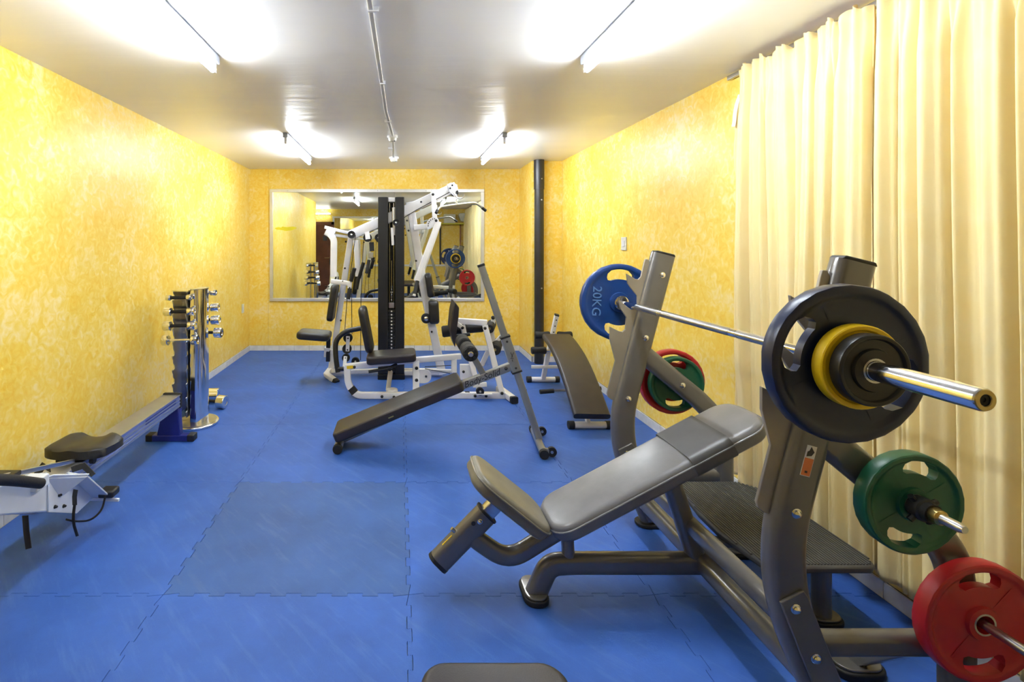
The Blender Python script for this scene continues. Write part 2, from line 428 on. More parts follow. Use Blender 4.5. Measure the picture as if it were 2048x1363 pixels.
# --- wall mirror
def framed_mirror(x0, x1, z0, z1, y, s, label, w=0.042):
    t = thing('wall_mirror', label, 'mirror', ((x0+x1)/2, y, z0))
    slab('mirror_pane', x0 + w*.5, x1 - w*.5, min(y, y + s*.008), max(y, y + s*.008), z0 + w*.5, z1 - w*.5, 'mirror', t)
    for a in ((x0, x1, z1 - w, z1), (x0, x1, z0, z0 + w), (x0, x0 + w, z0 + w, z1 - w), (x1 - w, x1, z0 + w, z1 - w)):
        slab('frame', a[0], a[1], min(y, y + s*.022), max(y, y + s*.022), a[2], a[3], 'alu', t, bevel=.003)
    return t
t = framed_mirror(-1.745, 1.128, 0.66, 2.16, YB - .0005, -1, 'wide aluminium-framed mirror on the yellow back wall behind the white multi-gym')
for x in (-1.5, -.95, -.3, .35, .9):
    for z in (.681, 2.139): bolt(t, (x, YB - .023, z), r=.005, mat='steel', name='screw')
mb = MB()
poly = [(0, .00), (.05, .012), (.09, .006), (.10, .02), (.16, .012), (.25, .02), (.30, .004), (.24, -.03), (.15, -.04), (.10, -.03), (.02, -.02)]
mb.prism(poly, (-1.68, YB - .0095, 1.64), (1, 0, 0), (0, 0, 1), .001).build('paint_smear', 'yellow_smear', t)['label'] = 'yellow paint smear on the glass'

# --- rear of the room, seen in the mirror
framed_mirror(-1.95, -.15, 1.80, 2.22, YR + .0005, 1, 'narrow framed mirror high on the rear wall, seen only in reflection', .05)
d = struct(slab('door_1', -2.80, -1.98, YR, YR + .04, 0, 1.98, 'wood', bevel=.004))
for zz in (.25, 1.1): slab('door_panel', -2.70, -2.08, YR + .04, YR + .05, zz, zz + .68, 'wood', d, bevel=.006)
MB().sweep(fillet([(-2.05, YR + .04, 1.02), (-2.05, YR + .09, 1.02), (-2.17, YR + .09, 1.02)], .02), circ(.009, 10), (0, 0, 1)).build('handle', 'brass', d)
tr = struct(slab('trim_1', -1.98, -1.90, YR, YR + .05, 0, 2.06, 'wood'))
struct(slab('trim_2', -2.88, -2.80, YR, YR + .05, 0, 2.06, 'wood'))
struct(slab('trim_3', -2.88, -1.90, YR, YR + .05, 1.98, 2.06, 'wood'))
struct(slab('trim_4', -1.30, XR, YR, YR + .05, .78, .83, 'tile'))
s = thing('wall_shelf', 'yellow-green board shelf high on the rear wall, seen only in reflection', 'shelf', (1.5, YR + .15, 1.93))
slab('board', 1.05, 1.90, YR, YR + .30, 1.98, 2.01, 'lime', s); slab('post', 1.14, 1.18, YR + .02, YR + .06, .83, 1.98, 'black_paint', s); slab('post', 1.72, 1.76, YR + .02, YR + .06, .83, 1.98, 'pole_wood', s)
a = thing('air_conditioner', 'white box air conditioner standing on the yellow-green shelf in reflection', 'air conditioner', (1.4, YR + .15, 2.011))
slab('casing', 1.25, 1.58, YR + .02, YR + .26, 2.011, 2.27, 'plastic', a, bevel=.015)
for k in range(6): slab('vent_slat', 1.28, 1.55, YR + .26, YR + .266, 2.05 + k*.03, 2.065 + k*.03, 'white_paint', a)
a = thing('wall_speaker', 'white wedge-shaped box high in the rear right corner, seen in reflection', 'speaker', (XR - .14, -1.02, 2.0))
MB().prism([(0, 0), (-.22, .06), (-.28, .22), (-.26, .28), (0, .30)], (XR, -1.025, 2.02), (1, 0, 0), (0, 0, 1), .14).build('casing', 'plastic', a, bevel=.012)

# --- downpipe in front of the chase
p = thing('downpipe', 'black vertical downpipe from floor to ceiling in front of the boxed corner', 'pipe', (1.655, 6.22, 0))
def at_pipe(z0, z1, r, nm): MB().lathe((1.664, 6.222, z0), (0, 0, 1), [(0, 0), (r, 0), (r, z1 - z0), (0, z1 - z0)], 20).build(nm, 'pipe', p)
at_pipe(0, 2.10, .056, 'lower_pipe'); at_pipe(2.08, ZC, .062, 'socket_pipe')
for z in (.9, 1.95, 2.2): bolt(p, (1.68, 6.166, z), r=.007, mat='steel', name='screw')

# --- switches
def switch(name, x0, y, z, nx, w, h, label):
    o = thing(name, label, 'switch', (x0, y, z - h/2))
    slab('face_plate', min(x0, x0 + nx*.010), max(x0, x0 + nx*.010), y - w/2, y + w/2, z - h/2, z + h/2, 'plastic', o, bevel=.003)
    slab('rocker', min(x0 + nx*.01, x0 + nx*.014), max(x0 + nx*.01, x0 + nx*.014), y - w*.22, y + w*.22, z - h*.22, z + h*.22, 'white_paint', o, bevel=.001)
switch('light_switch', XR, 4.54, 1.43, -1, .10, .115, 'cream light switch on the right yellow wall above the blue plate')
switch('wall_socket', XL, 6.67, .60, 1, .08, .115, 'small cream socket plate low on the left wall near the back corner')

# --- fluorescent lights and the ceiling conduit
def light_fitting(x, y0, y1, label, flip=1):
    o = thing('fluorescent_light', label, 'ceiling light', (x, (y0+y1)/2, ZC), 'ceiling tube lights')
    slab('batten', x - .022, x + .022, y0 - .02, y1 + .02, ZC - .045, ZC, 'batten', o, bevel=.004)
    for y in (y0 + .012, y1 - .012): slab('lamp_holder', x - .012, x + .012, y - .012, y + .012, ZC - .098, ZC - .044, 'white_paint', o, bevel=.003)
    MB().cyl((x, y0 + .02, ZC - .082), (x, y1 - .02, ZC - .082), .0165, 16).build('tube', 'tube', o)
light_fitting(-.985, 1.50, 2.76, 'lit tube light on the ceiling nearest the camera, left side')
light_fitting(.985, 1.50, 2.76, 'lit tube light on the ceiling nearest the camera, right side')
light_fitting(-1.035, 4.70, 5.96, 'lit tube light on the ceiling at the far end, left side')
light_fitting(.945, 4.70, 5.96, 'lit tube light on the ceiling at the far end, right side')
o = thing('fluorescent_light', 'lit tube light above the brown door, seen only in reflection', 'ceiling light', (-2.4, YR, 2.2), 'ceiling tube lights')
slab('batten', -2.95, -2.0, YR, YR + .045, 2.27, 2.32, 'white_paint', o); MB().cyl((-2.93, YR + .08, 2.295), (-2.02, YR + .08, 2.295), .0165, 16).build('tube', 'tube_dim', o)
for xx in (-2.92, -2.03): slab('lamp_holder', xx - .01, xx + .01, YR + .04, YR + .095, 2.28, 2.31, 'white_paint', o)
o = thing('ceiling_conduit', 'grey cable conduit running along the middle of the ceiling', 'conduit', (-.1, 2, ZC))
MB().sweep([(-.135, YR, ZC - .008), (-.125, 2.1, ZC - .008), (-.105, 3.9, ZC - .008), (-.067, 4.80, ZC - .008), (-.075, 5.95, ZC - .008)], rrect(.022, .016, .003), (0, 0, 1)).build('conduit', 'alu', o)
for y in (1.2, 2.2, 3.2, 4.2, 5.4): slab('clip', -.135 + .012*(y > 3), -.09 + .02*(y > 4), y - .008, y + .008, ZC - .020, ZC, 'white_paint', o)
for y, r, lab in ((4.82, .048, 'round white smoke detector where the ceiling conduit bends'), (6.02, .055, 'round white smoke detector at the far end of the conduit')):
    o = thing('smoke_detector', lab, 'smoke detector', (-.07, y, ZC), 'ceiling detectors')
    MB().lathe((-.07, y, ZC), (0, 0, -1), [(0, 0), (r, 0), (r, .022), (0, .022)], 24).build('base', 'white_paint', o)
    MB().lathe((-.07, y, ZC - .022), (0, 0, -1), [(0, 0), (r*.8, 0), (r*.8, .012), (r*.62, .03), (r*.3, .036), (0, .036)], 24).build('sensor_head', 'plastic', o)
    MB().cyl((-.07 + r*.45, y - r*.5, ZC - .05), (-.07 + r*.45, y - r*.5, ZC - .058), .006, 10).build('indicator', 'black_paint', o)

# --- curtains
def curtain(label, y0, y1, folds, seed, z0, bow=0.0, name='curtain'):
    R = random.Random(seed); nu, nv = int(abs(y1 - y0) * 260), 56
    ph = [R.uniform(0, 6.28) for _ in range(8)]
    vs, fs = [], []
    for j in range(nv + 1):
        t = j / nv; z = z0 + (2.385 - z0) * t
        for i in range(nu + 1):
            s = i / nu; y = y0 + (y1 - y0) * s
            pl = max(0.0, min(1.0, (t - .88) / .075)) * (1 - .55*max(0.0, (t - .965)/.035))                      # gathered heading
            a = 2*PI*folds*s + .9*math.sin(2*PI*s*2.3 + ph[0]) + .35*math.sin(4*t + ph[1] + 5*s)
            w = (.45*math.sin(a) - .62*(2*abs(math.sin(a/2 + .4))**.75 - 1.1)) * (.062 + .034*math.sin(a*.31 + ph[2]) + .022*math.sin(a*.77 + ph[6])) * (1 - .72*pl)
            w += .018*math.sin(2*a + ph[3] + t*1.5) * (1 - .4*pl) + .008*math.sin(5.3*a + ph[4] + 2*t) + .012*math.sin(3*s*PI + 3*t + ph[5])
            w += pl * .016 * math.sin(2*PI*folds*2.0*s + ph[6])
            yy = y + .02*math.cos(a) * (1 - pl) + .012*math.sin(3.1*t + 9*s + ph[7])
            if bow: yy += bow * math.exp(-((s - 1)/.05)**2) * (math.exp(-((t - .80)/.09)**2))
            x = 1.868 + w * (.8 + .2*(1 - t))
            zz = z + (.014*math.sin(2*PI*folds*1.0*s + ph[3]) + .006*math.sin(2*PI*folds*2.7*s) if j == nv else 0) + (.02*math.sin(a*.5 + ph[0]) if j == 0 else 0)
            x = min(x, 1.93)
            lim = 1.825 if z < .60 else (1.79 if z > .9 else 1.825 - .035*(z - .6)/.3)
            if x < lim: x = lim - (lim - x)*.25
            vs.append((x, yy, zz))
    for j in range(nv):
        for i in range(nu):
            k = j*(nu+1) + i; fs.append((k, k+1, k+nu+2, k+nu+1))
    c = thing(name, label, 'curtain', (1.85, (y0+y1)/2, z0), 'cream curtains')
    o = MB().add(vs, fs).build('cloth', 'curtain', c, angle=180)
    so = o.modifiers.new('solid', 'SOLIDIFY'); so.thickness = .002
    return c
CA = curtain('cream pleated curtain beside the bare yellow wall, hanging behind the far rack upright', 2.045, 2.86, 6, 3, .13, .05)
curtain('cream pleated curtain at the right edge, hanging behind the near weight plates', -.95, 2.035, 18, 11, .14)
r = thing('curtain_rail', 'metal curtain rail along the top of the right wall', 'curtain rail', (1.90, 1, 2.38))
MB().sweep([(1.938, -1.0, 2.405), (1.938, 3.07, 2.405)], rrect(.016, .026, .003), (0, 0, 1)).build('rail', 'steel', r)
for y in (-.8, .4, 1.6, 2.90): slab('bracket', 1.94, XR, y - .01, y + .01, 2.40, 2.425, 'steel', r)
o = MB().sweep([(1.872, 2.862, 2.25), (1.862, 2.875, 2.20), (1.858, 2.885, 2.15), (1.852, 2.88, 2.11), (1.850, 2.885, 2.08)], rrect(.028, .006, .002), (1, 0, 0)).build('torn_tag', 'white_print', CA)
o['label'] = 'torn white tag at the curtain edge'

# ================================================================ OLYMPIC INCLINE BENCH
YF, YN, YM = 2.65, 1.54, 2.10
SY = (0, 1, 0)
rack = thing('bench_rack', 'gunmetal olympic incline bench with barbell uprights and grey pads', 'weight bench', (1.2, YM, 0))
def oval(w, h): return rrect(w, h, min(w, h)*.46, 5)
UP_PATH = [(1.34, 1.375), (1.10, .46), (1.285, .03)]
BR_PATH = [(1.235, .872), (1.55, .612), (1.645, .49), (1.65, .03)]
hook_poly = [(1.262, 1.351), (1.247, 1.352), (1.241, 1.33), (1.226, 1.262), (1.213, 1.249), (1.197, 1.250), (1.152, 1.278), (1.158, 1.228), (1.178, 1.200), (1.207, 1.165), (1.207, 1.115), (1.195, 1.098), (1.178, 1.096), (1.163, 1.104),
             (1.112, 1.145), (1.122, 1.10), (1.152, 1.055), (1.146, .995), (1.132, .982), (1.115, .985), (1.068, 1.008), (1.068, .940), (1.095, .835), (1.053, .668), (1.058, .650), (1.075, .637), (1.13, .62), (1.30, 1.26)]
for Y in (YF, YN):
    MB().sweep(fillet([(x, Y, z) for x, z in UP_PATH], .22, 10), oval(.118, .062), SY).build('upright', 'gunmetal', rack)
    MB().prism([(-.053, 0), (-.045, .012), (.045, .012), (.053, 0)], (1.341, Y, 1.374), (.97, 0, -.24), (.24, 0, .97), .054).build('upright_cap', 'rubber', rack, bevel=.004)
    MB().prism(hook_poly, (0, Y, 0), (1, 0, 0), (0, 0, 1), .012).build('bar_catch', 'hook_metal', rack, bevel=.002)
    MB().sweep(fillet([(x, Y, z) for x, z in BR_PATH], .10, 8), oval(.095, .055), SY).build('rear_leg', 'gunmetal', rack)
    tube('side_rail', [(1.20, Y, .250), (1.64, Y, .250)], .068, .05, 'gunmetal', rack, SY, r=.02)
    for x, z in ((1.322, 1.272), (1.238, .955), (1.150, .648)): bolt(rack, (x, Y - .031, z))
    bolt(rack, (1.425, Y - .0275, .715)); bolt(rack, (1.61, Y - .0275, .40))
    # bolted joint plate over the lower leg
    s = -1
    pl = MB().prism([(1.098, .395), (1.165, .430), (1.178, .41), (1.245, .24), (1.325, .03), (1.245, .03), (1.16, .235)], (0, Y - .036, 0), (1, 0, 0), (0, 0, 1), .010).build('joint_plate', 'gunmetal', rack, bevel=.003)
    for x, z in ((1.140, .378), (1.198, .235), (1.245, .115)): bolt(rack, (x, Y - .041, z))
    for x in (1.285, 1.655): MB().pad((x, Y, .010), (1, 0, 0), SY, .17, .10, .020, rc=.048, re=.006).build('foot', 'rubber', rack)
MB().sweep([(1.215, YN, .150), (1.215, YF, .150)], oval(.062, .080), (0, 0, 1)).build('cross_beam', 'gunmetal', rack)
MB().sweep([(1.170, YN, .298), (1.170, YF, .298)], oval(.055, .070), (0, 0, 1)).build('cross_beam', 'gunmetal', rack)
# spine, front foot, pad supports
MB().sweep(fillet([(1.215, YM, .142), (.68, YM, .142), (.60, YM, .135), (.545, YM, .012)], .09, 8), oval(.085, .062), SY).build('spine', 'gunmetal', rack)
MB().pad((.545, YM + .02, .012), (1, 0, 0), SY, .10, .17, .024, rc=.045, re=.006).build('foot', 'rubber', rack)
MB().pad((.545, YM + .02, .028), (1, 0, 0), SY, .088, .155, .010, rc=.04, re=.004).build('foot_plate', 'gunmetal', rack)
MB().sweep([(1.205, YM, .13), (1.075, YM, .535)], oval(.075, .055), SY).build('pad_strut', 'gunmetal', rack)
MB().sweep([(.682, YM, .12), (.672, YM, .315)], oval(.05, .05), SY).build('pad_strut', 'gunmetal', rack)
MB().sweep(fillet([(1.10, YM, .548), (.62, YM, .265), (.435, YM, .150), (.30, YM, .243), (.265, YM, .285)], .14, 8), oval(.075, .058), SY).build('seat_arm', 'gunmetal', rack)
MB().sweep([(.160, YM, .150), (.348, YM, .342)], oval(.095, .060), SY).build('seat_sleeve', 'gunmetal', rack)
MB().sweep([(.150, YM, .140), (.161, YM, .151)], oval(.097, .062), SY).build('sleeve_cap', 'rubber', rack)
MB().sweep([(.347, YM, .341), (.352, YM, .346)], oval(.101, .066), SY).build('sleeve_collar', 'rubber', rack)
MB().sweep([(.30, YM, .293), (.425, YM, .421)], rrect(.058, .04, .006), SY).build('seat_post', 'steel', rack)
pp = V(.232, YM - .01, .262); ax = V(-.70, 0, .69).normalized()
rod('pull_pin', pp, pp + ax*.035, .008, 'steel', rack)
tube('pin_tag', [pp + ax*.012 + V(-.05, -.005, -.05), pp + ax*.012 + V(-.012, -.005, -.012)], .012, .006, 'plate_yellow', rack, SY)
bolt(rack, (.318, YM - .031, .325), r=.008); MB().cyl((.292, YM - .0305, .318), (.292, YM - .033, .318), .009, 12).build('hole', 'rubber', rack)
# seat pad (tilted) and back pad
a1 = -math.atan2(.205, .258); ex = V(math.cos(a1), 0, math.sin(a1))
ez = V(-ex.z, 0, ex.x)
sp = MB().pad(V(.452, YM, .438) - ez*.032, ex, V(0, 1, 0), .365, .27, .062, rc=.075, re=.020, crown=.006).build('seat_pad', 'olive_vinyl', rack, angle=60)
PAD_PIPING = [V(.452, YM, .438) + ex*a + V(0, 1, 0)*b - ez*.020 for a, b in rrect(.369, .274, .077, 6)]
MB().sweep(PAD_PIPING + PAD_PIPING[:2], circ(.004, 8), ez).build('piping', 'olive_vinyl', sp)
a2 = math.radians(28.0); ex2 = V(math.cos(a2), 0, math.sin(a2)); ez2 = V(-ex2.z, 0, ex2.x)
LB = .93; c2 = V(.578, YM, .333) + ex2*(LB/2) - ez2*.036
bp = MB().pad(c2, ex2, V(0, 1, 0), LB, .275, .072, rc=.085, re=.024, crown=.006).build('back_pad', 'grey_vinyl', rack, angle=60)
pip = [c2 + ex2*a + V(0, 1, 0)*b + ez2*.014 for a, b in rrect(LB + .004, .279, .087, 8)]
MB().sweep(pip + pip[:2], circ(.004, 8), ez2).build('piping', 'grey_vinyl', bp)
bc = c2 + ex2*(LB*.5 - .255)
bc = bc + ez2*.003
band = MB().sweep([bc - ex2*.085, bc + ex2*.085], rrect(.2815, .085, .028, 5), ez2).build('head_band', 'band_vinyl', bp)
# warning label on the near upright
lx, lz = 1.19, .775
dd = V(.2538, 0, .967); dn = V(.967, 0, -.2538)
lo = V(1.185, YN - .0315, .80)
lb = MB().prism([(-.0145, -.045), (.0145, -.045), (.0145, .045), (-.0145, .045)], lo, dn, dd, .0012).build('warning_label', 'white_print', rack)
lb['label'] = 'white and orange warning label'
MB().prism([(-.013, -.043), (.013, -.043), (.013, .008), (-.013, .008)], lo + V(0, -.0009, 0), dn, dd, .0008).build('orange_field', 'orange_print', lb)
MB().prism([(-.010, .012), (.004, .016), (.010, .028), (.003, .036), (-.002, .042), (-.005, .030), (-.010, .026)], lo + V(0, -.0009, 0), dn, dd, .0008).build('figure_print', 'black_print', lb)
MB().prism([(-.004, -.035), (.003, -.035), (.003, -.029), (-.004, -.029)], lo + V(0, -.0016, 0), dn, dd, .0006).build('mark_print', 'black_print', lb)
# spotter platform
outl = [(1.335, 2.47), (1.36, 2.485), (1.60, 2.485), (1.69, 2.39), (1.70, 1.98), (1.685, 1.85), (1.66, 1.825), (1.36, 1.825), (1.29, 1.85), (1.255, 2.05), (1.262, 2.20), (1.29, 2.36)]
pf = MB().prism(outl, (0, 0, .283), (1, 0, 0), SY, .026).build('platform', 'ribbed', rack, bevel=.008)
def clip_y(x):
    ys_ = []
    for (xa, ya), (xb, yb) in zip(outl, outl[1:] + outl[:1]):
        if (xa - x) * (xb - x) < 0: ys_.append(ya + (yb - ya) * (x - xa) / (xb - xa))
    return min(ys_), max(ys_)
ribs = MB(); x = 1.272
while x < 1.690:
    ya, yb = clip_y(x); ribs.box((x, (ya + yb)/2, .297), (.0062, yb - ya - .024, .005)); x += .0115
rb = ribs.build('tread_ribs', 'ribbed', pf, smooth=False); rb['kind'] = 'stuff'
for x, y in ((1.60, 1.975), (1.55, 2.40)):
    MB().sweep([(x, y, .02), (x, y, .272)], oval(.055, .065), SY).build('platform_post', 'gunmetal', rack)
    MB().pad((x + .005, y, .010), (1, 0, 0), SY, .13, .10, .02, rc=.045, re=.006).build('foot', 'rubber', rack)
    MB().pad((x + .005, y, .024), (1, 0, 0), SY, .115, .086, .008, rc=.04, re=.003).build('foot_plate', 'gunmetal', rack)
tube('platform_bar', [(1.60, 1.99, .262), (1.19, 2.05, .262)], .05, .02, 'gunmetal', rack, (0, 0, 1))
MB().pad((1.525, 1.745, .014), (1, 0, 0), SY, .17, .11, .028, rc=.05, re=.008).build('foot', 'rubber', rack)
MB().pad((1.525, 1.745, .032), (1, 0, 0), SY, .15, .095, .010, rc=.045, re=.004).build('foot_plate', 'gunmetal', rack)
tube('foot_stay', [(1.525, 1.745, .035), (1.55, 1.56, .225)], .04, .03, 'gunmetal', rack, (1, 0, 0))
# plate storage horns
HX, HZ, RX, RZ = 1.44, .70, 1.635, .365
for y0, y1, x, z in ((YN - .027, 1.325, HX, HZ), (YF + .027, 2.90, HX, HZ), (YN - .027, 1.22, RX, RZ), (YF + .027, 2.95, RX, RZ)):
    s = 1 if y1 > y0 else -1
    MB().lathe((x, y0, z), (0, s, 0), [(0, 0), (.013, 0), (.013, abs(y1-y0) - .012), (.009, abs(y1-y0)), (0, abs(y1-y0))], 16).build('storage_horn', 'steel', rack)
    MB().lathe((x, y0, z), (0, s, 0), [(0, 0), (.030, 0), (.030, .008), (0, .008)], 16).build('horn_washer', 'gunmetal', rack)

# ================================================================ PLATES AND BARBELL
def grip_plate(name, label, c, D, T, mat, hub=.052, holes=True, rot=0.0, group='weight plates on the bench rack', text=None, tmat='emboss', face=-1):
    """grip plate, axis along Y: raised rim, sunk web, hub, two rounded hand openings"""
    c = Vector(c); R = D/2; o = thing(name, label, 'weight plate', c, group)
    r0 = .0255; hb = max(hub, .032)
    h0, h1 = R*.60, R*.86                                   # hand openings
    rings = [(r0, .5), (hb, .5), (hb + .003, .30)]
    if holes:
        rings += [(R*.45, .28), (h0, .28), (h0 + (h1-h0)*.22, .28), (h0 + (h1-h0)*.5, .30), (h0 + (h1-h0)*.80, .33), (h1, .40)]
    else: rings += [(R*.6, .28), (R*.84, .28)]
    rings += [(R*.88, .47), (R*.905, .5), (R*.965, .5), (R*.99, .44), (R, .34)]
    NS = 24; K0, KK = 6, 9                                   # half sector: 12 cells; opening spans +-K0 around each opening
    def ang(k, r):
        # k in 0..47, openings centred at k = 12 (top) and k = 36 (bottom)
        base = 2*PI*k/48
        for kc in (12, 36):
            q = (k - kc + 24) % 48 - 24
            if abs(q) <= 11:
                f = (r - h0)/(h1 - h0); f = min(max(f, 0), 1)
                wid = (.085 + .0*f) * (1 - (abs(f - .5)/.5)**3.0 * .34) * (R/.2075)
                a = math.atan2(wid/1.0, max(r, h0*.8)) if True else 0
                a = min(a, .62)
                if abs(q) <= K0: aa = a*q/K0
                else: aa = math.copysign(a + (2*PI*11/48 - a) * (abs(q) - K0)/(11 - K0), q)
                return 2*PI*kc/48 + aa
        return base
    n = 48; vs = []; fs = []; m = len(rings)
    for side in (1, -1):
        for r, h in rings:
            for k in range(n):
                a = (ang(k, r) if holes else 2*PI*k/n) + rot
                vs.append(c + V(math.cos(a)*r, side*h*T, math.sin(a)*r))
    def idx(s, i, k): return (s*m + i)*n + k % n
    hi = [i for i, (r, h) in enumerate(rings) if holes and h0 - 1e-6 <= r <= h1 + 1e-6]
    lo_i, hi_i = (hi[0], hi[-1]) if holes else (99, -1)
    def open_cell(i, k):
        if not holes or not (lo_i <= i < hi_i): return False
        return any(-K0 <= ((k - kc + 24) % 48 - 24) < K0 for kc in (12, 36))
    for i in range(m - 1):
        for k in range(n):
            if open_cell(i, k):
                A = [(i, k), (i, k+1), (i+1, k+1), (i+1, k)]
                for (p, q, ni, nk) in ((0, 1, i-1, k), (1, 2, i, k+1), (2, 3, i+1, k), (3, 0, i, k-1)):
                    if not open_cell(ni, nk % n):
                        fs.append((idx(0, *A[p]), idx(0, *A[q]), idx(1, *A[q]), idx(1, *A[p])))
                continue
            fs.append((idx(0, i, k), idx(0, i+1, k), idx(0, i+1, k+1), idx(0, i, k+1)))
            fs.append((idx(1, i, k), idx(1, i, k+1), idx(1, i+1, k+1), idx(1, i+1, k)))
    for k in range(n):
        fs.append((idx(0, m-1, k), idx(1, m-1, k), idx(1, m-1, k+1), idx(0, m-1, k+1)))
        fs.append((idx(0, 0, k), idx(0, 0, k+1), idx(1, 0, k+1), idx(1, 0, k)))
    MB().add(vs, fs).build('disc', mat, o, angle=30)
    MB().lathe(c + V(0, -T*.505, 0), (0, 1, 0), [(.0258, 0), (.031, 0), (.031, T*1.01), (.0258, T*1.01), (.0258, 0)], 24).build('bore_ring', 'steel', o)
    if holes:
        for s in (1, -1):
            for a in (45, 135, 225, 315):
                a = math.radians(a) + rot; e = V(math.cos(a), 0, math.sin(a)); w = e.cross(V(0, 1, 0))
                mb = MB(); p0 = c + e*(hb + .001) + V(0, s*T*.28, 0); p1 = c + e*(R*.86) + V(0, s*T*.30, 0)
                mb.sweep([p0, p1], [(-.004, -.001), (0, .004), (.004, -.001)] if s < 0 else [(-.004, .001), (0, -.004), (.004, .001)], (0, 1, 0) if s < 0 else (0, 1, 0))
                mb.build('web_rib', mat, o)
    if text:
        yy = c.y + face*T*.29
        for sg in (-1, 1):
            er = V(math.cos(rot)*sg, 0, math.sin(rot)*sg); p = c + er*(R*.60)
            ey = -er; exx = V(0, 1, 0).cross(er)
            if exx.cross(ey).y*face < 0: exx = -exx
            text_mesh('weight_mark', text, R*.33, tmat, o, (p.x, yy, p.z), exx, ey, ext=.0035)
    return o
BX, BZ = 1.185, 1.113
G = 'weight plates on the bench rack'
grip_plate('weight_plate', 'large bright blue 20 kg plate on the far end of the barbell', (BX, 2.822, BZ), .415, .044, M['plate_blue'], text='20KG', rot=math.radians(-3))
grip_plate('weight_plate', 'yellow plate behind the blue plate on the far barbell end, seen in the mirror', (BX, 2.862, BZ), .216, .034, M['plate_yellow'], holes=False)
grip_plate('weight_plate', 'small black plate outermost on the far barbell end, seen in the mirror', (BX, 2.897, BZ), .18, .034, M['plate_black'], holes=False)
grip_plate('weight_plate', 'large dark navy plate on the near end of the barbell', (BX, 1.388, BZ), .420, .046, M['plate_navy'], rot=math.radians(68))
grip_plate('weight_plate', 'yellow plate sandwiched between the navy and black plates on the barbell', (BX, 1.347, BZ), .218, .034, M['plate_yellow'], holes=False)
grip_plate('weight_plate', 'small black plate outermost on the near end of the barbell', (BX, 1.312, BZ), .182, .034, M['plate_black'], holes=False)
grip_plate('weight_plate', 'green plate on the near storage horn beside the curtain', (HX, 1.474, HZ), .283, .044, M['plate_green'], hub=.045, rot=math.radians(-14))
grip_plate('weight_plate', 'red plate at the bottom right on the lower near horn', (RX, 1.474, RZ), .335, .044, M['plate_red'], hub=.045, rot=math.radians(3))
grip_plate('weight_plate', 'green plate hanging on the far storage horn against the red one', (HX, 2.715, HZ), .283, .040, M['plate_green'], hub=.045, rot=math.radians(-6))
grip_plate('weight_plate', 'red plate on the far storage horn behind the green one', (HX, 2.762, HZ), .340, .044, M['plate_red'], hub=.045, rot=math.radians(4))
# spring clamp on the near horn
cl = thing('spring_clamp', 'black bolted clamp on the horn in front of the near green plate', 'clamp', (HX, 1.42, HZ))
MB().lathe((HX, 1.452, HZ), (0, -1, 0), [(.0135, 0), (.030, 0), (.032, .008), (.032, .030), (.026, .034), (.026, .050), (.0135, .050), (.0135, 0)], 18).build('collar', 'rubber', cl)
for a in (.4, 2.3, 3.9, 5.2):
    e = V(math.cos(a), 0, math.sin(a)); MB().cyl(V(HX, 1.436, HZ) + e*.028, V(HX, 1.436, HZ) + e*.046, .008, 8).build('clamp_screw', 'black_paint', cl)
MB().lathe((HX, 1.405, HZ), (0, -1, 0), [(.0135, 0), (.020, 0), (.022, .006), (.020, .022), (.0135, .026), (.0135, 0)], 16).build('spring', 'brass', cl)
# barbell
bar = thing('barbell', 'chrome olympic barbell resting in the rack catches', 'barbell', (BX, 2.1, BZ))
MB().cyl((BX, 1.42, BZ), (BX, 2.79, BZ), .0145, 20).build('shaft', 'chrome', bar)
for y0, y1 in ((1.60, 1.82), (1.86, 2.34), (2.38, 2.60)): MB().cyl((BX, y0, BZ), (BX, y1, BZ), .0150, 20).build('knurling', 'steel', bar)
for s, yc, ye in ((-1, 1.440, 1.053), (1, 2.772, 3.16)):
    MB().lathe((BX, yc, BZ), (0, s, 0), [(.0145, 0), (.030, 0), (.038, .004), (.038, .022), (.025, .026), (.0145, .026)], 28).build('inner_collar', 'chrome', bar)
    L = abs(ye - yc)
    MB().lathe((BX, yc, BZ), (0, s, 0), [(.0245, .02), (.0245, L - .004), (.0225, L), (.012, L), (.012, L - .006), (0, L - .006)], 32).build('sleeve', 'chrome', bar)
    MB().lathe((BX, yc + s*L, BZ), (0, s, 0), [(.012, .0), (.0222, .0), (.021, .002), (.013, .002), (.012, 0)], 28).build('end_ring', 'brass', bar)
    MB().lathe((BX, yc + s*(L - .0055), BZ), (0, s, 0), [(0, 0), (.0115, 0), (.0115, .003), (.005, .003), (.005, .001), (0, .001)], 20).build('end_plug', 'rubber', bar)

# ================================================================ SIT-UP BENCH WITH LADDER POST (front)
YB1 = 3.68
ab = thing('incline_bench', 'low inclined black sit-up bench hooked on a tall silver post', 'exercise bench', (.2, YB1, 0))
exb = V(.88, 0, .36).normalized(); ezb = V(-exb.z, 0, exb.x); Lb = .955
cb = V(-.465, YB1, .130) + exb*(Lb/2) - ezb*.034
pd = MB().pad(cb, exb, V(0, 1, 0), Lb, .30, .068, rc=.035, re=.014).build('pad', 'brown_vinyl', ab, angle=50)
lp = cb + exb*(-.05) - V(0, .1515, 0) + ezb*-.004
MB().prism([(-.03, -.012), (.03, -.012), (.03, .012), (-.03, .012)], lp, exb, ezb, .0015).build('maker_tag', 'black_print', pd)
MB().prism([(-.026, -.004), (.012, -.004), (.012, .004), (-.026, .004)], lp + V(0, -.0012, 0), exb, ezb, .001).build('tag_print', 'brass', pd)
r0 = cb - exb*(Lb/2 - .03) - ezb*.058; r1 = P(1024, 731, YB1)
r1 = V(.785, YB1, .565)
tube('rail', [r0, V(.42, YB1, .422), r1], .055, .05, 'grey_steel', ab, SY, r=.006)
rd = (r1 - V(.42, YB1, .422)).normalized(); rz = V(-rd.z, 0, rd.x)
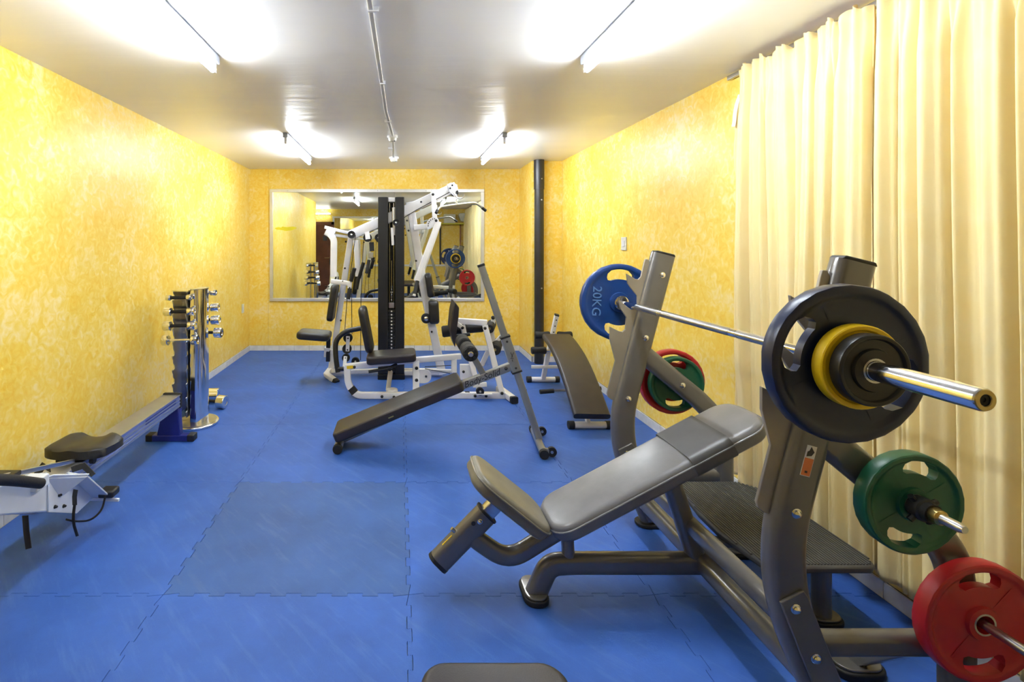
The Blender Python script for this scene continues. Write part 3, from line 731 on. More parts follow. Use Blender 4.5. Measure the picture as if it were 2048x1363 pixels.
tm = (V(.42, YB1, .422)*.58 + r1*.42) + V(0, -.0255, 0)
text_mesh('maker_name', 'Body-Solid', .062, 'black_print', ab, tm, rd, rz, ext=.0006, shear=.35)
MB().cyl((-.425, YB1 - .14, .032), (-.425, YB1 + .14, .032), .031, 18).build('foot_bar', 'grey_steel', ab)
for y in (YB1 - .155, YB1 + .125): MB().lathe((-.425, y, .033), SY, [(0, 0), (.030, 0), (.033, .004), (.033, .030), (0, .030)], 18).build('foot_cap', 'rubber', ab)
ptop, pbot = V(.574, YB1, 1.275), V(.985, YB1, .045)
pdv = (pbot - ptop).normalized()
tube('post', [ptop, pbot], .048, .040, 'grey_steel', ab, SY, r=.006)
tube('post_cap', [ptop - pdv*.010, ptop + pdv*.006], .051, .043, 'rubber', ab, SY, r=.006)
s0 = V(.742, YB1, .772); s1 = V(.824, YB1, .527)
tube('sliding_sleeve', [s0, s1], .066, .058, 'grey_steel', ab, SY, r=.006)
for q in (s0, s1): tube('sleeve_rim', [q - pdv*.006, q + pdv*.006], .072, .064, 'rubber', ab, SY, r=.006)
for f in (.12, .88): bolt(ab, s0.lerp(s1, f) + V(0, -.029, 0), r=.006, mat='black_paint')
bolt(ab, r1 + V(-.04, -.026, -.012), r=.009, mat='black_paint')
m = s0.lerp(s1, .55) + V(0, -.0298, 0)
for a, b in (((-.010, .03), (.004, -.006)), ((.010, .03), (-.004, -.006)), ((-.012, -.012), (.010, -.014)), ((0, -.02), (.004, -.035))):
    MB().sweep([m + V(a[0], 0, a[1]), m + V(b[0], 0, b[1])], rrect(.004, .001, .0003), SY).build('pictogram', 'black_print', ab)
for f in (.06, .14, .22, .30, .72, .80): MB().cyl(ptop.lerp(pbot, f) + V(.024, 0, .008), ptop.lerp(pbot, f) + V(.0255, 0, .0085), .006, 10).build('hole', 'rubber', ab)
b0, b1 = V(.955, 3.44, .034), V(1.005, 3.93, .034)
MB().cyl(b0, b1, .026, 18).build('base_bar', 'grey_steel', ab)
bd = (b1 - b0).normalized()
MB().cyl(b0 - bd*.004, b0 + bd*.03, .031, 18).build('base_cap', 'rubber', ab); MB().cyl(b1 - bd*.03, b1 + bd*.004, .031, 18).build('base_cap', 'rubber', ab)
for f in (.10, .88):
    q = b0.lerp(b1, f) + V(.058, 0, .002); sd = V(bd.y, -bd.x, 0)
    MB().cyl(q - bd*.012, q + bd*.012, .032, 20).build('wheel', 'rubber', ab); MB().cyl(q - bd*.016, q + bd*.016, .010, 12).build('wheel_hub', 'steel', ab)
    tube('wheel_bracket', [q - V(.06, 0, -.01), q], .02, .034, 'grey_steel', ab, (0, 0, 1))
# leg rollers
q0, q1 = V(.590, YB1, .505), V(.468, YB1, .72)
tube('roller_post', [q0, q1], .045, .040, 'grey_steel', ab, SY, r=.006)
MB().cyl((.468, 3.42, .70), (.468, 3.94, .70), .012, 14).build('roller_axle', 'chrome', ab)
for ya, yb in ((3.44, 3.625), (3.735, 3.92)):
    MB().lathe((.468, ya, .70), SY, [(0, 0), (.044, 0), (.052, .010), (.052, (yb-ya)*.48), (.049, (yb-ya)*.5), (.052, (yb-ya)*.52), (.052, yb-ya-.010), (.044, yb-ya), (0, yb-ya)], 24).build('foam_roller', 'foam', ab)
for k in range(8):
    a = 2*PI*k/8; MB().box((.468 + .036*math.cos(a), 3.439, .70 + .036*math.sin(a)), (.016, .006, .012), Matrix.Rotation(-a, 3, 'Y')).build('end_rib', 'black_paint', ab)
MB().lathe((.468, 3.442, .70), (0, -1, 0), [(.022, 0), (.022, .008), (.016, .016), (0, .018)], 18).build('end_cap', 'chrome', ab)

# ================================================================ CURVED SIT-UP BOARD (by the right wall)
sb = thing('situp_board', 'curved brown sit-up board on white frame beside the right wall', 'exercise bench', (1.47, 4.7, 0))
curve = []
for i in range(13):
    t = i/12; y = 3.90 + 1.08*t; z = .135 + .405*t + .085*math.sin(PI*t)
    curve.append(V(1.44 + .06*t, y, z))
prof = rrect(.27, .055, .020, 4)
MB().sweep(curve, prof, (0, 0, 1)).build('board_pad', 'brown_vinyl', sb, angle=60)
und = [p - V(0, 0, .055) for p in curve[1:-1]]
tube('spine', und, .04, .05, 'white_paint', sb, (0, 0, 1))
MB().cyl((1.315, 4.02, .03), (1.615, 4.02, .03), .026, 18).build('foot_bar', 'white_paint', sb)
for x in (1.30, 1.59): MB().cyl((x, 4.02, .031), (x + .045, 4.02, .031), .031, 18).build('foot_cap', 'rubber', sb)
tube('front_strut', [(1.455, 4.02, .04), (1.458, 4.12, .17)], .04, .03, 'white_paint', sb, (1, 0, 0))
MB().cyl((1.325, 5.37, .03), (1.63, 5.37, .03), .026, 18).build('foot_bar', 'white_paint', sb)
for x in (1.31, 1.60): MB().cyl((x, 5.37, .031), (x + .045, 5.37, .031), .031, 18).build('foot_cap', 'rubber', sb)
pb, pt = V(1.475, 5.36, .04), V(1.56, 5.18, .715)
tube('post', [pb, V(1.50, 5.28, .30), pt], .042, .042, 'white_paint', sb, (0, 1, 0), r=.005)
tube('post_cap', [pt, pt + V(.003, -.003, .012)], .044, .044, 'rubber', sb, (0, 1, 0))
for k in range(5):
    q = V(1.50, 5.28, .30).lerp(pt, .30 + .15*k); MB().cyl(q + V(0, -.0205, -.003), q + V(0, -.0235, -.003), .007, 10).build('hole', 'rubber', sb)
tube('cross_bar', [(1.34, 5.30, .175), (1.63, 5.30, .175)], .03, .03, 'white_paint', sb, (0, 0, 1))
for zc, yc in ((.52, 5.18), (.355, 5.24)):
    xm = 1.475 + .085*(zc - .04)/.675
    MB().cyl((xm - .19, yc, zc), (xm + .16, yc, zc), .011, 12).build('roller_axle', 'chrome', sb)
    for xa, xb in ((xm - .19, xm - .045), (xm + .035, xm + .175)):
        MB().lathe((xa, yc, zc), (1, 0, 0), [(0, 0), (.032, 0), (.037, .01), (.033, (xb-xa)/2), (.037, xb-xa-.01), (.032, xb-xa), (0, xb-xa)], 20).build('foam_roller', 'foam', sb)
MB().cyl((1.28, 4.50, .155), (1.70, 4.53, .165), .012, 12).build('handle_bar', 'steel', sb)
MB().cyl((1.21, 4.495, .150), (1.33, 4.505, .156), .019, 16).build('handle_grip', 'foam', sb); MB().cyl((1.63, 4.525, .163), (1.75, 4.535, .168), .019, 16).build('handle_grip', 'foam', sb)
tube('handle_stem', [(1.47, 4.515, .16), (1.47, 4.515, .33)], .03, .03, 'white_paint', sb, SY)

# ================================================================ DUMBBELL TOWER
tw = thing('dumbbell_tower', 'chrome dumbbell tower rack standing by the left wall', 'dumbbell rack', (-1.60, 4.15, 0))
col_ = []
for a in range(-90, 91, 12): col_.append((-1.592 + .050*math.cos(math.radians(a)), 4.15 + .118*math.sin(math.radians(a))))
col_ += [(-1.628, 4.268), (-1.628, 4.032)]
MB().prism(col_, (0, 0, .545), (1, 0, 0), SY, 1.05).build('column', 'chrome', tw, angle=25)
slab('back_panel', -1.752, -1.628, 4.135, 4.25, .03, 1.06, 'chrome', tw)
MB().prism(col_, (0, 0, 1.073), (1, 0, 0), SY, .008).build('top_plate', 'steel', tw); slab('top_plate', -1.755, -1.628, 4.0, 4.255, 1.062, 1.070, 'chrome', tw)
def notched(x, yb, sgn, n, z0, z1, depth):
    pts = [(0, z0), (depth, z0)]; dz = (z1 - z0)/n
    for k in range(n):
        z = z0 + dz*k
        pts += [(depth, z + dz*.10), (depth + .014, z + dz*.28), (depth + .016, z + dz*.40), (depth - .002, z + dz*.40), (depth - .020, z + dz*.48), (depth - .020, z + dz*.70), (depth - .004, z + dz*.88)]
    pts += [(depth, z1), (0, z1)]
    return MB().prism(pts, (x, yb, 0), (0, sgn, 0), (0, 0, 1), .007).build('notched_bracket', 'steel', tw)
zb = 1.017 - .1075*.58 - 8*.1075
for x in (-1.742, -1.641): notched(x, 4.14, -1, 9, zb, zb + 9*.1075, .145)
for x in (-1.665, -1.59): notched(x, 4.255, 1, 9, zb, zb + 9*.1075, .045)
base = [(-1.62 + .17*math.cos(2*PI*k/28), 4.14 + .185*math.sin(2*PI*k/28)) for k in range(28)]
MB().prism(base, (0, 0, .012), (1, 0, 0), SY, .022).build('base_plate', 'chrome', tw, bevel=.006)
MB().prism([(-1.62 + (x+1.62)*.9, 4.14 + (y-4.14)*.9) for x, y in base], (0, 0, .025), (1, 0, 0), SY, .006).build('base_pad', 'steel', tw)
def dumbbell(label, c, L, rh, hl, grip, d=(1, 0, 0), group='chrome dumbbells', gm='foam'):
    c, d = Vector(c), Vector(d).normalized(); o = thing('dumbbell', label, 'dumbbell', c, group)
    MB().cyl(c - d*(L/2 - .02), c + d*(L/2 - .02), .013 if gm == 'foam' else .011, 14).build('handle', gm, o)
    for s in (-1, 1):
        MB().lathe(c + d*s*(L/2 - hl), d*s, [(0, 0), (rh*.86, 0), (rh, .005), (rh, hl - .006), (rh*.9, hl), (rh*.5, hl), (rh*.45, hl - .004), (0, hl - .004)], 22).build('head', 'chrome', o)
    return o
rows = [('topmost', 1.017, .195, .023, .036), ('second', .9095, .235, .032, .056), ('third', .802, .250, .036, .060), ('fourth', .6925, .275, .039, .050)]
for nm, z, L, rh, hl in rows:
    dumbbell(('black-gripped' if z > .7 else 'bare-handled') + ' chrome dumbbell on the front of the tower, ' + nm + ' from the top', (-1.696 + (L - .18)*.12, 3.985, z), L, rh, hl, 1, (1, -.02, .025), gm='foam' if z > .7 else 'chrome')
for (nm, z, L, rh, hl), zz in zip(rows, (1.025, .905, .800, .695)):
    dumbbell('chrome dumbbell on the back of the tower showing its right head, ' + nm + ' from the top', (-1.655 + L*.10, 4.312, zz), L + .03, rh + .003, hl + .012, 1, (1, -.05, 0))
dumbbell('chrome dumbbell on the floor behind the tower base, farther from the camera', (-1.80, 4.70, .062), .32, .060, .11, 1, (1, .05, 0))
dumbbell('chrome dumbbell on the floor beside the tower base, nearer the camera', (-1.665, 4.545, .058), .32, .056, .075, 1, (1, -.25, 0))

# ================================================================ ROWING MACHINE
rw = thing('rowing_machine', 'white and blue rowing machine along the left wall', 'rowing machine', (-1.66, 2.8, 0))
RXc = -1.665
prof_rail = [(-.060, .045), (-.060, -.030), (-.050, -.045), (.050, -.045), (.060, -.030), (.060, .045)]
MB().sweep([(RXc, 2.30, .278), (RXc, 3.80, .278)], [(a, b) for a, b in prof_rail], (0, 0, 1)).build('rail_beam', 'rail_side', rw)
slab('track_plate', RXc - .064, RXc + .064, 2.30, 3.815, .323, .330, 'rail_alu', rw, bevel=.002)
for z, h in ((.300, .010), (.275, .006), (.250, .012)): slab('side_groove', RXc + .060, RXc + .0635, 2.35, 3.79, z - h/2, z + h/2, 'rail_alu', rw)
slab('end_cap', RXc - .066, RXc + .066, 3.79, 3.825, .232, .338, 'rubber', rw, bevel=.006)
slab('decal', RXc + .0605, RXc + .0625, 3.28, 3.72, .286, .312, 'navy_paint', rw)
MB().prism([(-.10, .022), (-.055, .235), (.060, .235), (.075, .022)], (RXc, 3.79, 0), (1, 0, 0), (0, 0, 1), .06).build('rear_leg', 'navy_paint', rw, bevel=.006)
slab('rear_foot', RXc - .14, RXc + .14, 3.755, 3.825, .0, .045, 'navy_paint', rw, bevel=.006)
for x in (RXc - .175, RXc + .125): slab('foot_cap', x, x + .05, 3.752, 3.828, 0, .048, 'rubber', rw, bevel=.006)
# saddle
vs, fs, nu, nv = [], [], 20, 14
for side in (0, 1):
    for j in range(nv + 1):
        for i in range(nu + 1):
            s = i/nu*2 - 1; t = j/nv*2 - 1                   # s across, t along (front -> back)
            w = .168 * (1 - .10*max(0, -t)) * (1 - max(0, abs(t) - .62)**2*1.6)
            k = math.copysign(abs(s)**.85, s)
            x = RXc + k*w; y = 2.735 + t*.125 * (1 - .16*s*s*(1 if t < 0 else .4))
            tt = (t + 1)/2
            zt = (.392 + .007*math.exp(-(s/.22)**2))*(1 - tt) + (.378 + .026*math.exp(-((abs(s) - .62)/.30)**2))*tt
            e = max(abs(s)**6, abs(t)**6)
            z = zt - .009*e if side == 0 else .336 + .006*e
            vs.append((x, y, z))
n1 = (nu+1)*(nv+1)
for j in range(nv):
    for i in range(nu):
        k = j*(nu+1) + i; fs += [(k, k+1, k+nu+2, k+nu+1), (n1+k, n1+k+nu+1, n1+k+nu+2, n1+k+1)]
for i in range(nu):
    fs += [(i, n1+i, n1+i+1, i+1)]; k = nv*(nu+1) + i; fs += [(k, k+1, n1+k+1, n1+k)]
for j in range(nv):
    k = j*(nu+1); fs += [(k, k+nu+1, n1+k+nu+1, n1+k)]; k += nu; fs += [(k, n1+k, n1+k+nu+1, k+nu+1)]
MB().add(vs, fs).build('saddle', 'black_vinyl', rw, angle=60)
slab('saddle_carriage', RXc - .075, RXc + .075, 2.66, 2.80, .330, .358, 'black_paint', rw, bevel=.005)
for y in (2.675, 2.785):
    for x in (RXc - .085, RXc + .085): MB().cyl((x - .01, y, .318), (x + .01, y, .318), .018, 14).build('carriage_roller', 'rubber', rw)
# front beam with foot rests
BXc = -1.585
def yz(pts, x, d): return MB().prism(pts, (x, 0, 0), (0, 1, 0), (0, 0, 1), d)
yz([(1.55, .545), (2.04, .494), (2.47, .300), (2.47, .165), (2.00, .385), (1.55, .430)], BXc, .085).build('front_beam', 'rower_white', rw, bevel=.008)
yz([(2.27, .408), (2.40, .350), (2.59, .215), (2.60, .160), (2.47, .150), (2.27, .258)], BXc + .047, .008).build('side_plate', 'rower_white', rw, bevel=.002)
for y, z in ((2.33, .345), (2.34, .30), (2.31, .262), (2.37, .235)): bolt(rw, (BXc + .052, y, z), (1, 0, 0), r=.006, mat='black_paint')
def plate3(name, pts, th, mat, parent):
    pts = [Vector(p) for p in pts]; nn = (pts[1] - pts[0]).cross(pts[2] - pts[0]).normalized()*th/2; n = len(pts)
    return MB().add([p + nn for p in pts] + [p - nn for p in pts], [tuple(range(n)), tuple(range(2*n-1, n-1, -1))] + [(i, i+n, (i+1) % n + n, (i+1) % n) for i in range(n)]).build(name, mat, parent, bevel=.0015, smooth=False)
for s in (1, -1):
    def fx(x): return x if s > 0 else 2*BXc - x
    plate3('foot_plate', [(fx(-1.535), 2.40, .375), (fx(-1.450), 2.41, .355), (fx(-1.440), 2.61, .150), (fx(-1.535), 2.60, .165)], .007, 'rower_white', rw)
    plate3('toe_web', [(fx(-1.538), 2.26, .412), (fx(-1.450), 2.41, .352), (fx(-1.534), 2.35, .285)], .006, 'rower_white', rw)
    plate3('toe_flange', [(fx(-1.538), 2.26, .415), (fx(-1.52), 2.28, .418), (fx(-1.445), 2.42, .360), (fx(-1.46), 2.40, .353)], .006, 'rower_white', rw)
    MB().box((fx(-1.455), 2.60, .190), (.075, .07, .035)).build('heel_cup', 'black_paint', rw, bevel=.008)
    MB().sweep([(fx(-1.535), 2.43, .375), (fx(-1.49), 2.45, .385), (fx(-1.45), 2.46, .335)], rrect(.030, .004, .001), (0, 1, .3)).build('foot_strap', 'black_vinyl', rw)
MB().sweep([(-1.472, 2.36, .315), (-1.474, 2.355, .285), (-1.470, 2.35, .25)], rrect(.026, .004, .001), (.35, 1, 0)).build('loose_strap', 'black_vinyl', rw)
MB().sweep([(-1.470, 2.35, .255), (-1.472, 2.345, .215), (-1.470, 2.34, .19), (-1.466, 2.34, .16), (-1.452, 2.34, .115)], rrect(.013, .004, .001), (0, 1, 0)).build('loose_strap', 'black_vinyl', rw)
MB().sweep(fillet([(-1.51, 2.35, .185), (-1.468, 2.345, .178), (-1.41, 2.37, .168), (-1.375, 2.40, .20), (-1.365, 2.41, .265)], .05), rrect(.009, .003, .001), (0, 1, 0)).build('loose_strap', 'black_vinyl', rw)
MB().sweep([(-1.60, 2.22, .27), (-1.595, 2.22, .20), (-1.578, 2.21, .135)], rrect(.026, .004, .001), (0, 1, 0)).build('loose_strap', 'black_vinyl', rw)
tube('axle_bar', [(-1.78, 2.60, .165), (-1.405, 2.60, .150)], .014, .014, 'rower_white', rw, (0, 1, 0))
# pull handle lying on the beam
MB().sweep(fillet([(-1.505, 1.72, .650), (-1.505, 1.99, .528), (-1.502, 2.175, .428)], .08), circ(.021, 16), (1, 0, 0)).build('pull_handle', 'foam', rw)
slab('handle_cradle', -1.60, -1.515, 2.17, 2.25, .39, .440, 'rower_white', rw, bevel=.006)
tube('guide_bar', [(-1.63, 2.10, .485), (-1.63, 2.60, .345)], .02, .012, 'steel', rw, (1, 0, 0))
slab('cradle_clip', -1.70, -1.60, 2.14, 2.20, .455, .475, 'black_paint', rw, bevel=.004)
# flywheel end (outside the frame, seen in the mirror)
MB().lathe((-1.66, 1.45, .48), (1, 0, 0), [(0, 0), (.25, 0), (.28, .02), (.28, .15), (.25, .17), (0, .17)], 36).build('flywheel_cage', 'plastic', rw)
MB().lathe((-1.49, 1.45, .48), (1, 0, 0), [(0, 0), (.17, 0), (.17, .006), (0, .006)], 32).build('flywheel_grille', 'black_paint', rw)
for s in (-1, 1): tube('front_leg', [(BXc, 1.50, .40), (BXc + s*.25, 1.46, .03)], .05, .05, 'rower_white', rw, SY)
slab('front_foot', BXc - .30, BXc + .30, 1.43, 1.49, 0, .045, 'navy_paint', rw, bevel=.006)
tube('monitor_arm', [(-1.58, 1.45, .72), (-1.60, 1.58, .98)], .03, .03, 'black_paint', rw, (1, 0, 0))
slab('monitor', -1.68, -1.52, 1.57, 1.61, .93, 1.06, 'black_paint', rw, bevel=.01)

# ================================================================ FLAT BENCH IN THE FOREGROUND
fb = thing('flat_bench', 'dark brown flat bench pad at the bottom edge of the picture', 'exercise bench', (.215, .7, 0))
MB().pad((.214, .665, .420), (0, 1, 0), (-1, 0, 0), 1.12, .335, .07, rc=.06, re=.022, crown=.004).build('pad', 'brown_vinyl', fb, angle=60)
tube('spine', [(.222, .16, .36), (.222, 1.14, .36)], .06, .05, 'black_paint', fb, (0, 0, 1))
for y in (.22, 1.05):
    tube('leg', [(.222, y, .35), (.222, y, .03)], .06, .06, 'black_paint', fb, SY)
    tube('foot_bar', [(.02, y, .028), (.424, y, .028)], .055, .05, 'black_paint', fb, (0, 0, 1))

# ================================================================ MULTI-GYM
mg = thing('multi_gym', 'white multi-station home gym with black weight stack before the mirror', 'multi gym', (0, 5.3, 0))
W = 'gym_white'
def gt(name, pts, w, h=.05, mat=W, up=(0, 1, 0), fil=0.0, label=None): return tube(name, [P(*p) for p in pts], w, h, mat, mg, up, fil=fil, label=label)
def bolts(lst, d=.03, r=.008):
    for u, v, y in lst: bolt(mg, P(u, v, y) + V(0, -d, 0), r=r, mat='black_paint')
def pulley(u, v, y, r, d=.016):
    c = P(u, v, y)
    o = MB().lathe(c - V(0, d, 0), (0, 1, 0), [(0, 0), (r*.25, 0), (r*.25, .004), (r*.80, .004), (r, 0), (r, .006), (r*.84, d), (r, 2*d - .006), (r, 2*d), (r*.8, 2*d - .004), (0, 2*d - .004)], 22).build('pulley', 'rubber', mg)
    MB().lathe(c - V(0, d, 0), (0, -1, 0), [(.010, -.002), (.010, .004), (.005, .008), (0, .008)], 10).build('axle_bolt', 'steel', o)
    return o
def pad_edge(name, top, bot, y, width, T, mat='black_vinyl', re=.022, rc=.05, crown=.004):
    a, b = P(*top, y), P(*bot, y); ex = (b - a).normalized()
    return MB().pad((a + b)/2, ex, V(0, 1, 0), (b - a).length, width, T, rc=rc, re=re).build(name, mat, mg, angle=60)
def cable(pts, r=.0035): return MB().sweep([P(*p) for p in pts], circ(r, 6), (0, 1, 0)).build('cable', 'rubber', mg)

# weight stack with two black shrouds
YS = 5.56
z_top = P(0, 395, YS).z
for x0, x1 in ((-.232, -.125), (-.052, .046)):
    slab('shroud', x0, x1, YS - .09, YS + .10, .055, z_top, 'black_paint', mg, bevel=.008)
slab('stack_top', -.125, -.052, YS - .07, YS + .07, z_top - .05, z_top - .004, W, mg, bevel=.004)
slab('stack_base', -.235, .05, YS - .095, YS + .11, 0, .055, 'black_paint', mg, bevel=.006)
for x in (-.112, -.066): MB().cyl((x, YS + .02, .05), (x, YS + .02, z_top - .04), .009, 12).build('guide_rod', 'chrome', mg)
slab('back_channel', -.125, -.052, YS + .075, YS + .095, .055, z_top - .05, 'black_paint', mg)
n = 19; z0s, z1s = .07, .735
for k in range(n):
    zz = z0s + (z1s - z0s)*k/n
    slab('weight_slab', -.124, -.053, YS - .07, YS + .05, zz, zz + (z1s - z0s)/n - .004, 'black_paint', mg, bevel=.002)
    MB().cyl((-.089, YS - .073, zz + .016), (-.089, YS - .069, zz + .016), .0085, 10).build('weight_mark', 'white_print', mg)
MB().box((-.089, YS - .02, .775), (.06, .05, .06)).build('selector_head', 'steel', mg, bevel=.004)
MB().cyl((-.089, YS - .02, .80), (-.089, YS - .02, 1.25), .008, 10).build('selector_rod', 'chrome', mg)
for k in range(6): MB().lathe((-.089, YS - .02, .83 + k*.028), V(math.cos(k*1.6), math.sin(k*1.6), .3), [(.007, -.004), (.012, -.004), (.012, .004), (.007, .004), (.007, -.004)], 12).build('chain_link', 'chrome', mg)
gt('pulley_block', [(788, 415, 5.52), (790, 470, 5.52)], .045, .05, 'steel'); pulley(792, 445, 5.48, .035)
gt('pulley_block', [(784, 455, 5.5), (786, 490, 5.5)], .03, .04, W)

# boom and masts
gt('boom', [(700, 471, 5.55), (832, 411, 5.55), (912, 373, 5.55)], .105, .062)
MB().prism([(-.04, -.055), (.045, -.045), (.055, .01), (.01, .055), (-.04, .055)], P(905, 375, 5.51), (1, 0, .45), (-.45, 0, 1), .012).build('boom_end_plate', W, mg, bevel=.003)
bolts([(904, 371, 5.51), (900, 377, 5.51), (842, 404, 5.52), (814, 441, 5.52), (817, 461, 5.52), (767, 451, 5.52), (832, 521, 5.55), (839, 585, 5.55), (863, 662, 5.55)], .035)
gt('main_mast', [(819, 404, 5.58), (849, 585, 5.58), (866, 660, 5.58), (884, 747, 5.58)], .088, .06)
gt('gusset_beam', [(828, 455, 5.5), (862, 452, 5.5)], .06, .05)
gt('hanger_tube', [(866, 380, 5.48), (870, 442, 5.45)], .050, .045); bolts([(866, 389, 5.455)], .0, .012)
sec = [(.02, -.03)] + [(-.085*math.cos(a*PI/10), .085*math.sin(a*PI/10) - .02) for a in range(-2, 7)] + [(.045, .03)]
sp_ = MB().prism(sec, P(869, 446, 5.41), (1, 0, 0), (0, 0, 1), .010).build('sector_plate', W, mg, bevel=.002)
for k in range(6):
    a = (k*.55 - .2)*PI/5; q = P(869, 446, 5.404) + V(-.066*math.cos(a), 0, .066*math.sin(a) - .02); MB().cyl(q, q + V(0, -.004, 0), .006, 8).build('hole', 'rubber', mg)
gt('press_arm', [(877, 443, 5.38), (833, 562, 5.30)], .060, .045); bolts([(872, 441, 5.36)], .02, .011)
a, b = P(835, 562, 5.28), P(829, 588, 5.22); MB().cyl(a, b, .020, 16).build('handle_grip', 'foam', mg); MB().cyl(b, b + (b - a).normalized()*.02, .016, 14).build('grip_cap', 'white_print', mg)
gt('press_arm', [(877, 447, 5.74), (838, 560, 5.82)], .060, .045)
a, b = P(840, 560, 5.82), P(834, 584, 5.86); MB().cyl(a, b, .020, 16).build('handle_grip', 'foam', mg)
gt('press_yoke', [(874, 450, 5.40), (876, 450, 5.76)], .05, .05, W, (0, 0, 1))
# lat bar
pts = [P(873, 424, 5.28), P(878, 414, 5.32), P(912, 409, 5.42), P(952, 405, 5.54), P(970, 420, 5.58)]
MB().sweep(fillet(pts, .05), circ(.0135, 12), (0, 0, 1)).build('lat_bar', 'grey_steel', mg)
for f in (0, 1):
    a = pts[0] if f == 0 else pts[-1]; b = pts[1] if f == 0 else pts[-2]; MB().cyl(a + (a-b).normalized()*.012, a.lerp(b, .35), .016, 12).build('bar_grip', 'rubber', mg)
pulley(909, 385, 5.52, .040)
gt('pulley_hanger', [(898, 380, 5.52), (912, 392, 5.52)], .030, .045, W)
a = P(915, 393, 5.47); MB().sweep(fillet([P(905, 383, 5.47), P(916, 397, 5.46), P(926, 396, 5.46), P(929, 389, 5.46)], .04), circ(.008, 8), SY).build('hook_stay', 'steel', mg)
for k in range(3): MB().lathe(P(913, 398 + 4*k, 5.42), V(1, .3*k, 0), [(.008, -.003), (.014, -.003), (.014, .003), (.008, .003), (.008, -.003)], 12).build('chain_link', 'chrome', mg)
cable([(909, 379, 5.52), (832, 420, 5.5), (800, 440, 5.52)])
# pads on the right of the main mast
pad_edge('back_pad', (855, 546, ), (862, 593), 5.56, .24, .072)
MB().pad((P(866, 599, 5.56) + P(868, 645, 5.56))/2, (P(868, 645, 5.56) - P(866, 599, 5.56)).normalized(), V(0, 1, 0), .25, .26, .105, rc=.05, re=.03).build('lumbar_pad', 'black_vinyl', mg, angle=60)
k = P(852, 636, 5.50); MB().lathe(k, (0, -1, 0), [(0, -.03), (.045, -.03), (.052, -.01), (.052, .025), (.036, .03), (0, .03)], 22).build('adjust_knob', 'rubber', mg)
MB().lathe(k + V(0, -.03, 0), (0, -1, 0), [(.024, 0), (.024, .006), (.014, .012), (0, .012)], 16).build('knob_cap', 'chrome', mg)

# left station: leaning mast, press arms, seat
gt('front_mast', [(702, 474, 5.60), (686, 575, 5.60), (661, 745, 5.60)], .062, .05)
bolts([(692, 483, 5.57), (690, 536, 5.57), (682, 640, 5.57), (686, 562, 5.3)], .012)
gt('foot_bend', [(661, 738, 5.60), (653, 748, 5.52), (671, 762, 5.38)], .055, .05, W, (0, 0, 1)); 
q0, q1 = P(669, 760, 5.385), P(673, 764, 5.365); tube('foot_cap', [q0, q1 + (q1 - q0)*.3], .060, .055, 'rubber', mg, (0, 0, 1))
gt('base_rail', [(662, 744, 5.62), (760, 741, 5.66), (880, 741, 5.66)], .05, .05)
gt('arm_bracket', [(650, 454, 5.5), (702, 467, 5.5)], .034, .07); gt('arm_bracket', [(655, 468, 5.5), (700, 474, 5.52)], .03, .06)
gt('arm_block', [(652, 462, 5.46), (668, 470, 5.46)], .085, .07)
tube('arm_stop', [P(650, 472, 5.46), P(650, 481, 5.46)], .04, .05, 'rubber', mg)
gt('fly_arm', [(660, 468, 5.42), (668, 478, 5.40), (667, 553, 5.36)], .066, .05, W, fil=.04)
gt('handle_bracket', [(663, 562, 5.33), (702, 567, 5.28)], .048, .045)
gt('handle_drop', [(700, 565, 5.28), (699, 576, 5.28)], .04, .04)
MB().cyl(P(700, 574, 5.28), P(696, 598, 5.26), .021, 16).build('handle_grip', 'foam', mg)
MB().cyl(P(709, 536, 5.24), P(702, 562, 5.26), .021, 16).build('handle_grip', 'foam', mg)
gt('fly_arm', [(712, 480, 5.84), (716, 552, 5.86)], .056, .05); MB().cyl(P(727, 525, 5.82), P(718, 556, 5.84), .020, 16).build('handle_grip', 'foam', mg)
MB().cyl(P(717, 556, 5.84), P(713, 578, 5.84), .020, 16).build('handle_grip', 'foam', mg)
pulley(703, 469, 5.46, .040); pulley(735, 475, 5.50, .045); gt('pulley_plate', [(734, 463, 5.48), (736, 478, 5.47)], .05, .008)
pulley(757, 475, 5.52, .040)
MB().sweep([P(743, 484, 5.5), P(744, 502, 5.5)], rrect(.05, .012, .003), SY).build('curl_strap', 'black_vinyl', mg)
MB().box(P(742, 510, 5.5), (.05, .03, .06)).build('strap_clip', 'steel', mg, bevel=.006)
MB().cyl(P(738, 520, 5.5), P(733, 546, 5.46), .018, 14).build('handle_grip', 'foam', mg); MB().cyl(P(747, 519, 5.5), P(742, 536, 5.54), .018, 14).build('handle_grip', 'foam', mg)
cable([(711, 470, 5.46), (694, 600, 5.5), (689, 668, 5.5)]); cable([(703, 560, 5.5), (704, 668, 5.5)]); cable([(727, 480, 5.5), (722, 600, 5.5), (721, 720, 5.5)])
pad_edge('back_pad', (671, 568), (661, 640), 5.52, .26, .066)
sl = MB().pad(P(629, 669, 5.36), V(1, 0, -.08), V(0, 1, 0), .335, .30, .075, rc=.06, re=.026).build('seat_pad', 'black_vinyl', mg, angle=60)
gt('seat_post', [(657, 676, 5.40), (656, 722, 5.40)], .042, .04, 'black_paint'); gt('seat_sleeve', [(655, 694, 5.40), (654, 712, 5.42)], .062, .055)
gt('seat_arm', [(656, 703, 5.44), (668, 703, 5.56)], .04, .05, W, (0, 0, 1))

